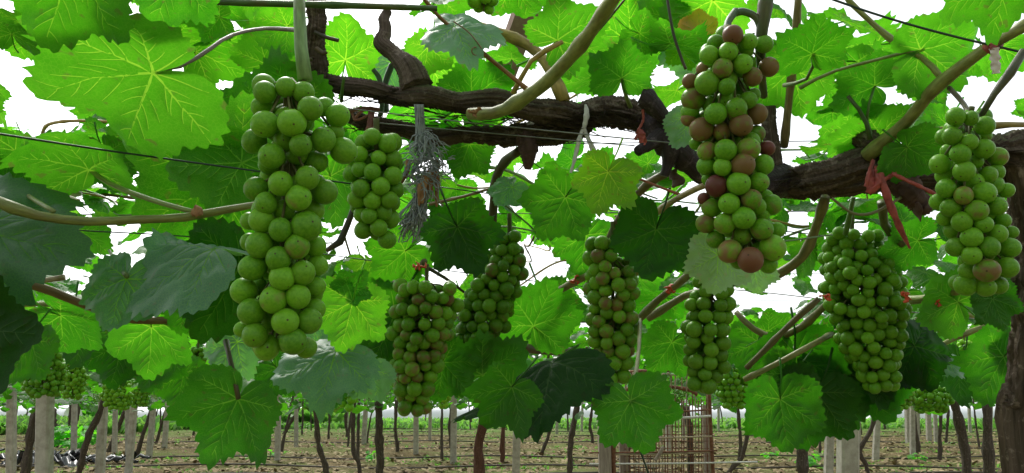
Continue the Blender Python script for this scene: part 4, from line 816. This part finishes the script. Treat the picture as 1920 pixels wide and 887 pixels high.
TR = [((20, 890), (60, 800), (88, 740), 17, 'thick vine trunk slanting at the left edge'), ((100, 840), (97, 790), (95, 740), 16, 'dark upright trunk behind the thick concrete post'), ((128, 892), (165, 820), (192, 760), 12, 'slanting trunk left of the slim concrete post'), ((200, 850), (218, 810), (236, 765), 9, 'slanting trunk in the left file'),
      ((252, 858), (268, 815), (286, 760), 8, 'thin slanting trunk between the left posts'), ((290, 835), (300, 805), (312, 765), 6, 'thinnest slanting trunk of the left file'), ((530, 815), (546, 790), (560, 765), 6, 'small forked trunk right of the big leaf'), ((618, 885), (597, 830), (592, 755), 11, 'crooked trunk with a bent foot left of centre'),
      ((678, 892), (662, 840), (664, 760), 9, 'curved thin trunk left of the thick centre trunk'), ((706, 900), (711, 830), (710, 750), 15, 'thick straight trunk left of centre'), ((651, 822), (648, 795), (650, 765), 6, 'thin far trunk behind the curved one'), ((888, 905), (898, 840), (910, 770), 22, 'reddish brown trunk below the folded leaf'),
      ((940, 872), (942, 840), (943, 790), 9, 'short dark trunk right of the reddish one'), ((1062, 900), (1070, 830), (1084, 750), 11, 'curved dark trunk left of the wire cage'), ((1012, 855), (1030, 810), (1034, 760), 7, 'forked thin trunk in the middle distance'), ((745, 855), (742, 815), (742, 775), 7, 'thin dark trunk under the olive bunch'),
      ((1355, 900), (1392, 855), (1408, 770), 9, 'bent trunk right of the wire cage'), ((1385, 862), (1388, 820), (1384, 770), 7, 'thin trunk behind the bent one'), ((1500, 900), (1504, 850), (1506, 790), 19, 'thick dark trunk under the dark hanging leaves'), ((1628, 885), (1612, 845), (1638, 790), 9, 'crooked trunk right of the thickest post'),
      ((1722, 852), (1716, 810), (1712, 760), 8, 'thin upright trunk right of the crooked one'), ((1814, 900), (1806, 830), (1786, 740), 17, 'thick leaning trunk near the right edge'), ((1852, 900), (1852, 830), (1850, 750), 19, 'black upright trunk beside the trunk at the right edge'), ((1760, 862), (1762, 820), (1764, 765), 7, 'thin trunk between the leaning trunk and the posts'),
      ((1772, 832), (1776, 800), (1778, 768), 5, 'thinnest faraway trunk at the right'), ((560, 800), (556, 785), (556, 760), 5, 'thin far trunk in front of the tall grass'), ((845, 838), (842, 800), (846, 770), 6, 'thin far trunk beside the middle post'), ((1112, 835), (1106, 800), (1110, 765), 6, 'thin far trunk at the left corner of the cage')]
vines = [vine]; vbase = [ROOT]; counts = [leaf_count + n_auto]
for i, (a, b, c, w, lab) in enumerate(TR):
    dist = .075 * FPX / w if a[1] > 880 else None
    base = gnd(a[0], 755 + CAMZ * FPX / dist) if dist else gnd(*a); d = proj(base)[2]
    if dist: base[0] = P(a[0], a[1], d)[0]
    rad = .5 * w * d / FPX; p1, p2 = P(*b, d), P(*c, d); topz = 1.66; p3 = p2 + np.array([(p2 - p1)[0] * .5, .02, 0]); p3[2] = max(topz, p2[2] + .1)
    vt = empty('grapevine', base, lab, 'grapevine', 'vines in the rows behind'); vines.append(vt); vbase.append(base); counts.append(0)
    obj('trunk', tube_mesh('trunk', M['red_trunk'] if 'reddish' in lab else M['bark_far'], [base - np.array([0, 0, .06]), base + (p1 - base) * .5 + np.array([rad * .5, 0, 0]), p1, p2, p3], [rad * 1.2, rad, rad * .95, rad * .9, rad * .8], n=70 if w > 10 else 36, k=18 if w > 10 else 10, bark=.08, lump=.14, ridges=(4, 7), seed=700 + i), vt)
    for s in (-1, 1):
        q = p3 + np.array([s * .8, .05, .03]); obj('cordon', tube_mesh('cordon', M['bark_far'], [p3 - np.array([0, 0, .02]), p3 + np.array([s * .25, 0, .04]), q], [rad * .75, rad * .6, rad * .45], n=26, k=8, bark=.08, lump=.12, ridges=(3, 5), seed=800 + i), vt)

# ------------------------------------------------------------------ canopy behind: big leaves one by one as far as they can be told apart, then leaf mass per vine
r_ = np.random.default_rng(14); vb = np.array(vbase)
def nearest(p, cap):
    for k in np.argsort(((vb[:, :2] - p[:2]) ** 2).sum(1)):
        if k > 0 and counts[k] < cap: return k
    return None
n_mid = 0; tries = 0
ROWS = [(1.9, 4.0, 620), (4.0, 5.6, 640), (5.6, 7.6, 760)]
for y0, y1, n in ROWS:
    k = 0
    while k < n and tries < 30000:
        tries += 1; y = r_.uniform(y0, y1); x = r_.uniform(-.74, .74) * y; z = CANOPY - .04 + r_.normal(0, .10) - max(0, r_.exponential(.16) - .1); p = np.array([x, y, z])
        if z < 1.2 or in_gap(p, .8) or blocks(p): continue
        if not (-60 < proj(p)[0] < 1980): continue
        j = nearest(p, 295)
        if j is None: break
        m, up = rand_frame(r_, .42); L = r_.uniform(.055, .1); s = r_.uniform(.7, 1.25)
        place_leaf(vines[j], (LEAF_MID if y > 3.2 else LEAF_PET)[r_.integers(8)], p, m, up, L, (s * r_.uniform(.85, 1.2), s, s)); counts[j] += 1; k += 1; n_mid += 1
print('mid leaves', n_mid, tries, counts)
# leaf mass in shared patches for the rows beyond
PATCH = []
for q in range(4):
    rr = np.random.default_rng(90 + q); n = 230
    pts = np.stack([rr.uniform(-1.15, 1.15, n), rr.uniform(-1.15, 1.15, n), rr.normal(0, .09, n) - np.maximum(0, rr.exponential(.17, n) - .12)], 1); pts[:, 2] = np.maximum(pts[:, 2], -.5)
    PATCH.append(leaf_mass('foliage', pts, rr, (.055, .1), .45, M['leaf']))
FARB = []
for q in range(3):
    rr = np.random.default_rng(95 + q); mb = MB(); base = np.array([v.co[:] for v in BERRY[2].vertices])[:]; F = [tuple(p.vertices) for p in BERRY[2].polygons]
    import bmesh as _b
    bm = _b.new(); _b.ops.create_icosphere(bm, subdivisions=1, radius=1.0); base = np.array([v.co[:] for v in bm.verts]); F = [tuple(v.index for v in f.verts) for f in bm.faces]; bm.free()
    for k in range(70):
        t = rr.uniform(); R = .045 * (1 - t) ** .5 + .012; a = rr.uniform(0, 6.3); mb.add(np.array([R * math.cos(a), R * math.sin(a), -.03 - .19 * t]) + base * .0095, F)
    v, f, u = tube([[0, 0, .05], [0, 0, -.15]], [.003], n=3, k=5); mb.add(v, f, 1, u)
    FARB.append(mb.build('grape_bunch', [M['berry'], M['core']]))
def add_bunches(x, y, n, r_):
    for _ in range(n):
        o = bpy.data.objects.new('grape_bunch', FARB[r_.integers(3)]); COL.objects.link(o); o.location = (x + r_.uniform(-1, 1), y + r_.uniform(-.8, .8), CANOPY - r_.uniform(.22, .42)); o.rotation_euler = (0, 0, r_.uniform(0, 6)); s = r_.uniform(.8, 1.1); o.scale = (s, s, s)
        o.color = (r_.choice([0, 0, .2]), r_.uniform(.8, 1.1), 0, 1); tag(o, 'small green grape bunch hanging under the far canopy rows', 'grape bunch', 'grape bunches in the far rows')
far_trunk = [tube_mesh('trunk', M['bark_far'], [[0, 0, -.05], [dx * .4, .02, .5], [dx, 0, 1.1], [dx * 1.4, 0, 1.66]], [.042, .036, .032, .03], n=26, k=9, bark=.08, lump=.16, ridges=(3, 5), seed=60 + i) for i, dx in enumerate((-.12, .08, .2, -.02, .14))]
yy = 7.0; ny_ = 0
while yy < 40:
    w = yy * .72 + 1.2; nx_ = int(2 * w / 2.15) + 1
    for i in range(nx_):
        x = -w + (i + .5) * 2 * w / nx_ + r_.normal(0, .15); y = yy + r_.normal(0, .15); z = CANOPY - .13 + r_.normal(0, .03)
        k = int(np.argmin(((vb[:, :2] - [x, y]) ** 2).sum(1))); dd = math.hypot(*(vb[k, :2] - [x, y]))
        if yy < 13 or dd < 1.2 or r_.uniform() < .68: v = vines[k if k > 0 else 1]
        else:
            bx, by = x + r_.normal(0, .25), y + r_.normal(0, .3)
            v = empty('grapevine', (bx, by, 0), 'slender vine trunk in the far rows under the canopy', 'grapevine', 'vines in the far rows')
            o = bpy.data.objects.new('trunk', far_trunk[r_.integers(5)]); COL.objects.link(o); o.parent = v; o.rotation_euler = (0, 0, r_.uniform(-.6, .6)); s = r_.uniform(.7, 1.0); o.scale = (s, s, 1)
        o = bpy.data.objects.new('foliage', PATCH[r_.integers(4)]); COL.objects.link(o); o.parent = v; o.location = Vector((x, y, z)) - v.location; o.rotation_euler = (0, 0, r_.integers(4) * math.pi / 2); o['kind'] = 'stuff'; o.color = (*([r_.uniform(.5, .95)] * 3), 1)
        add_bunches(x, y, 3 if yy < 12 else 2 if yy < 18 else 1, r_)
    yy += 2.2
for i in range(26):
    y = r_.uniform(15, 34); x = r_.uniform(-.66, .66) * y; u = proj((x, y, 0))[0]
    post(u, None, u + r_.uniform(-3, 3), 740, .09 * FPX / y, 'far concrete post standing in the vine rows', y)
# ------------------------------------------------------------------ rusty wire cage with old timber uprights
D = 5.2
cage = empty('wire_cage', gnd(1235, 755 + CAMZ * FPX / D), 'rusty wire mesh cage with weathered timber uprights standing between the trunks', 'cage')
def cpart(name, m, pts, r, **kw): return obj(name, tube_mesh(name, M[m], np.array([P(x, y, d) if y is not None else None for x, y, d in pts]), r, **kw), cage)
def cbox(name, m, x, y0, d, w, dep):
    t = P(x, y0, d); b = np.array([t[0], t[1], -.03]); v, f = boxv((t[0], t[1], (t[2] + b[2]) / 2), w * d / FPX, dep, t[2] - b[2]); obj(name, mesh(name, v, f, M[m], smooth=False), cage)
cbox('upright', 'timber', 1132, 785, D, 22, .07); cbox('upright', 'timber', 1170, 815, D + .15, 19, .06); cbox('upright', 'timber', 1322, 760, D + .25, 12, .05)
cpart('rusty_bar', 'rust', [(1148, 786, D - .05), (1149, 840, D - .05), (1150, 960, D - .05)], [.02], n=30, k=12)
cpart('rusty_bar', 'rust', [(1330, 735, D - .04), (1334, 830, D - .04), (1342, 960, D - .04)], [.012], n=30, k=12)
cpart('rusty_bar', 'cage_wire', [(1326, 728, D), (1330, 800, D), (1336, 960, D)], [.007], n=20, k=8)
cpart('dark_stake', 'bark_far', [(1287, 762, D + .3), (1294, 830, D + .3), (1297, 960, D + .3)], [.022], n=40, k=14, bark=.08, lump=.1)
r_ = np.random.default_rng(8)
for i, y in enumerate((697, 728)):
    cpart('rail', 'rust', [(1172, y + 2, D), (1210, y, D), (1250, y - 3, D), (1290, y + (3 if i else -6), D), (1308, y + (10 if i else -2), D)], [.012 if i else .014], n=40, k=8, lump=.3, seed=i)
for i in range(13):
    x = 1176 + i * 9.2 + r_.normal(0, 1.2); cpart('hook', 'cage_wire', [(x - 1, 728 + r_.uniform(0, 10), D - .03), (x, 705, D - .03), (x + 4, 700 + r_.normal(0, 2), D - .03), (x + 8, 706, D - .03)], [.005], n=16, k=6)
for i, (y, a, b, m) in enumerate(((782, 1255, 1333, 'string'), (770, 1250, 1330, 'rust'), (820, 1155, 1335, 'cage_wire'), (847, 1105, 1345, 'rust'), (868, 1105, 1420, 'string'), (850, 1145, 1330, 'cage_wire'))):
    cpart('crossbar', m, [(a, y + 2, D - .06), ((a + b) / 2, y + 1, D - .06), (b, y - 2, D - .06)], [.0055 if i != 0 else .008], n=12, k=6)
for i in range(30):
    x = 1176 + i * 5.3 + r_.normal(0, 1); y0 = 735 + r_.uniform(0, 20)
    cpart('mesh_wire', 'rust' if i % 3 else 'cage_wire', [(x, y0, D + .05), (x + 1, 820, D + .05), (x + 2 + r_.normal(0, 2), 955, D + .05)], [.0038], n=10, k=5)
for i in range(9): cpart('mesh_wire', 'rust', [(1170, 800 + i * 14, D + .055), (1250, 800 + i * 14 + r_.normal(0, 1), D + .055), (1338, 799 + i * 14, D + .055)], [.0028], n=10, k=5)
cpart('pale_peg', 'timber', [(1228, 864, D - .12), (1236, 852, D - .12), (1244, 838, D - .12)], [.012, .013, .012], n=10, k=10)
cpart('wire_stay', 'dark_wire', [(1196, 835, D - .1), (1206, 860, D - .1), (1222, 905, D - .1)], [.006], n=8, k=6)

# ------------------------------------------------------------------ ground cover: leaf litter, weeds, pipes, film
r_ = np.random.default_rng(16)
def scatter_quads(n, y0, y1, sz, lift, wid=.75):
    y = np.exp(r_.uniform(math.log(y0), math.log(y1), n)); x = r_.uniform(-.72, .72, n) * y; a = r_.uniform(0, 6.3, n); s = r_.uniform(*sz, n); tl = r_.normal(0, .5, n)
    zg = .05 * np.sin(y * 2 * math.pi / 2.1 + .3 * np.sin(x * .2)) * np.clip((y - 3) / 4, 0, 1) * np.clip((44 - y) / 6, 0, 1)
    ca, sa = np.cos(a), np.sin(a); V = []
    for dx, dy, dz in ((-1, -.5, 0), (0, -.6, .5), (1, -.3, .1), (1, .4, .3), (0, .6, .7), (-1, .5, .2)): V.append(np.stack([x + s * (dx * ca - dy * sa * wid), y + s * (dx * sa + dy * ca * wid), zg + lift + s * (dz * .5 + dx * tl * .5 + .15)], 1))
    V = np.stack(V, 1).reshape(-1, 3); b = np.arange(n) * 6; F = np.stack([np.stack([b, b + 1, b + 4, b + 5], 1), np.stack([b + 1, b + 2, b + 3, b + 4], 1)], 1).reshape(-1, 4)
    return V, F, np.repeat(r_.uniform(0, 1, n), 6)
V, F, a = scatter_quads(24000, 9, 40, (.02, .08), .01)
tag(obj('leaf_litter', mesh('leaf_litter', V, F, M['straw'], attr={'rnd': a})), 'dry brown leaf litter strewn over the soil', kind='stuff')
def weeds(n, y0, y1, h, name, lab, xr=None, dens=None):
    V, F, A = [], [], []; c = 0
    for _ in range(n):
        y = r_.uniform(y0, y1); x = r_.uniform(*xr) if xr else r_.uniform(-.74, .74) * y
        if dens and math.sin(x * .9 + 2 * math.sin(y * .5)) + math.sin(y * 1.3 + x * .3) < dens: continue
        for k in range(r_.integers(4, 8)):
            az = r_.uniform(0, 6.3); l = r_.uniform(.5, 1) * h; w = l * r_.uniform(.12, .3); d = np.array([math.cos(az), math.sin(az), 0]); s = np.array([-d[1], d[0], 0]); b = np.array([x, y, -.02]) + r_.normal(0, h * .25, 3) * [1, 1, 0]
            V += [b, b + d * l * .25 + s * w + [0, 0, l * .6], b + d * l * .6 + [0, 0, l * r_.uniform(.5, 1)], b + d * l * .25 - s * w + [0, 0, l * .65]]; F.append((c, c + 1, c + 2, c + 3)); c += 4; A += [r_.uniform()] * 4
    tag(obj(name, mesh(name, np.array(V), F, M['weed'], attr={'rnd': np.array(A)})), lab, kind='stuff')
weeds(4200, 10, 34, .11, 'weeds', 'low green weeds growing in patches between the rows', dens=.15)
weeds(5200, 34, 46, .42, 'grass', 'bright green grass verge beyond the last vines')
weeds(1500, 37, 42, 1.0, 'tall_grass', 'tall green crop standing beyond the vines at the left', xr=(-13.5, -8.6))
weeds(1700, 28, 38, .7, 'tall_grass', 'green bank of plants beyond the left rows', xr=(-26, -14))
for i, (y, x0, x1, s) in enumerate(((12.6, -14, 14, .02), (14.2, -12, 12, -.03), (16.6, -14, 14, .01), (19.6, -16, 16, .02), (23, -18, 18, -.01), (26.5, -20, 20, .01), (30.5, -24, 24, 0), (34, -26, 26, .01))):
    pts = np.array([[x, y + s * x + .05 * math.sin(x * 1.3 + i), .04 + .03 * math.sin(x * 1.1 + i)] for x in np.linspace(x0, x1, 24)])
    thing_mesh('irrigation_pipe', ('nearest dark irrigation pipe lying across the soil', 'second dark irrigation pipe from the front', 'third dark irrigation pipe from the front', 'fourth dark irrigation pipe from the front', 'fifth dark irrigation pipe from the front', 'sixth dark irrigation pipe from the front', 'seventh dark irrigation pipe from the front', 'farthest dark irrigation pipe before the grass')[i], 'pipe', tube_mesh('irrigation_pipe', M['pipe'], pts, [.016], n=120, k=7))
# clump of broad-leaved plants on the left
def clump(px, py, n, h, lab, seed):
    rr = np.random.default_rng(seed); b = gnd(px, py); e = empty('weed_plant', b, lab, 'plant', 'weed plants on the soil')
    for k in range(n):
        az = rr.uniform(0, 6.3); hh = h * rr.uniform(.35, 1); p = b + np.array([math.cos(az) * h * .5, math.sin(az) * h * .5, hh]) * 1.0 + rr.normal(0, h * .12, 3) * [1, 1, 0]; m = np.array([math.cos(az), math.sin(az), -.3]); m /= np.linalg.norm(m); up = np.array([0, 0, 1.0]) + rr.normal(0, .3, 3); up -= m * (up @ m); up /= np.linalg.norm(up)
        place_leaf(e, LEAF_MID[rr.integers(8)], p, m, up, h * rr.uniform(.22, .4), (2.2, 2.0, 2.6))
    obj('stem', tube_mesh('stem', M['cane'], [b - np.array([0, 0, .05]), b + np.array([.02, 0, h * .5]), b + np.array([0, 0, h * .8])], [.012, .01, .006], n=8, k=6), e, color=GN)
clump(128, 850, 34, .62, 'broad pale green plant between the posts at lower left', 1); clump(160, 842, 26, .5, 'second pale green plant behind the first one at lower left', 2); clump(700, 868, 14, .22, 'small weed at the foot of the thick centre trunk', 3)
clump(505, 862, 12, .2, 'small weed on the soil under the big hanging leaf', 4); clump(1445, 866, 12, .2, 'small weed right of the wire cage', 5); clump(1520, 880, 16, .26, 'light green weed beside the thick dark trunk', 6); clump(1720, 870, 10, .22, 'small weed before the leaning trunk', 7)
# crumpled black film
b0 = gnd(90, 872); film = empty('film_heap', b0, 'heap of crumpled black plastic film on the soil at lower left', 'plastic film')
rr = np.random.default_rng(9)
for k in range(40):
    c = b0 + np.array([rr.uniform(-1.7, 1.5), rr.uniform(-.5, .9), rr.uniform(.02, .16)]); az = rr.normal(-.35, .5); l, w = rr.uniform(.25, .7), rr.uniform(.04, .1); d = np.array([math.cos(az), math.sin(az), rr.normal(0, .18)]); s = np.array([-d[1], d[0], rr.normal(0, .5)])
    n = 7; V = []
    for i in range(n):
        t = i / (n - 1) - .5; q = c + d * l * t + np.array([0, 0, .05 * math.sin(i * 1.7 + k)])
        V += [q + s * w, q + np.array([0, 0, .035]), q - s * w, q - np.array([0, 0, .012])]
    F = [(i * 4 + q, i * 4 + (q + 1) % 4, i * 4 + 4 + (q + 1) % 4, i * 4 + 4 + q) for i in range(n - 1) for q in range(4)]
    obj('film_strip', mesh('film_strip', V, F, M['black_film']), film)
# white plastic tunnels beyond the field
def tunnel(x0, x1, y, h, lab):
    n, k = 40, 12; V = []; r2 = np.random.default_rng(int(y * 10 + x0)); e = empty('plastic_tunnel', ((x0 + x1) / 2, y, 0), lab, 'tunnel', 'white plastic tunnels beyond the field')
    for i in range(n):
        hoop = .06 * abs(math.sin(i / (n - 1) * math.pi * 8)); xx = x0 + (x1 - x0) * i / (n - 1)
        for j in range(k):
            a = math.pi * j / (k - 1); V.append([xx, y - 1.1 * math.cos(a) * (1 - hoop * .3), h * math.sin(a) ** .8 * (1 - hoop) + r2.normal(0, .012)])
    F = [(i * k + j, (i + 1) * k + j, (i + 1) * k + j + 1, i * k + j + 1) for i in range(n - 1) for j in range(k - 1)] + [tuple(range(k)), tuple(range((n - 1) * k, n * k))]
    obj('sheet', mesh('sheet', np.array(V), F, M['tunnel']), e)
for a in [(-40, -26, 47, 1.0, 'white plastic tunnel at the far left beyond the posts'), (-9, 5, 48, 1.05, 'white plastic tunnel behind the long olive bunch'), (6, 20, 49, .95, 'white plastic tunnel right of the wire cage'), (21, 38, 47, 1.05, 'white plastic tunnel at the far right'), (-24, -11, 50, .9, 'white plastic tunnel behind the tall green crop'), (-10, 8, 53, 1.2, 'second white plastic tunnel behind the middle one'), (9, 34, 53, 1.15, 'second white plastic tunnel behind the right ones')]:
    tunnel(*a)
# far-off trees that close the view
rr = np.random.default_rng(23); n = 5200; x = rr.uniform(-75, 75, n); hmax = 2.6 + 1.2 * np.sin(x * .21) + .8 * np.sin(x * .53 + 1); pts = np.stack([x, 66 + rr.normal(0, 2, n), rr.uniform(.05, 1, n) * hmax], 1)
o = obj('tree_belt', leaf_mass('tree_belt', pts, rr, (.3, .7), .8, M['leaf'])); tag(o, 'far-off green tree belt beyond the white tunnels', kind='stuff')
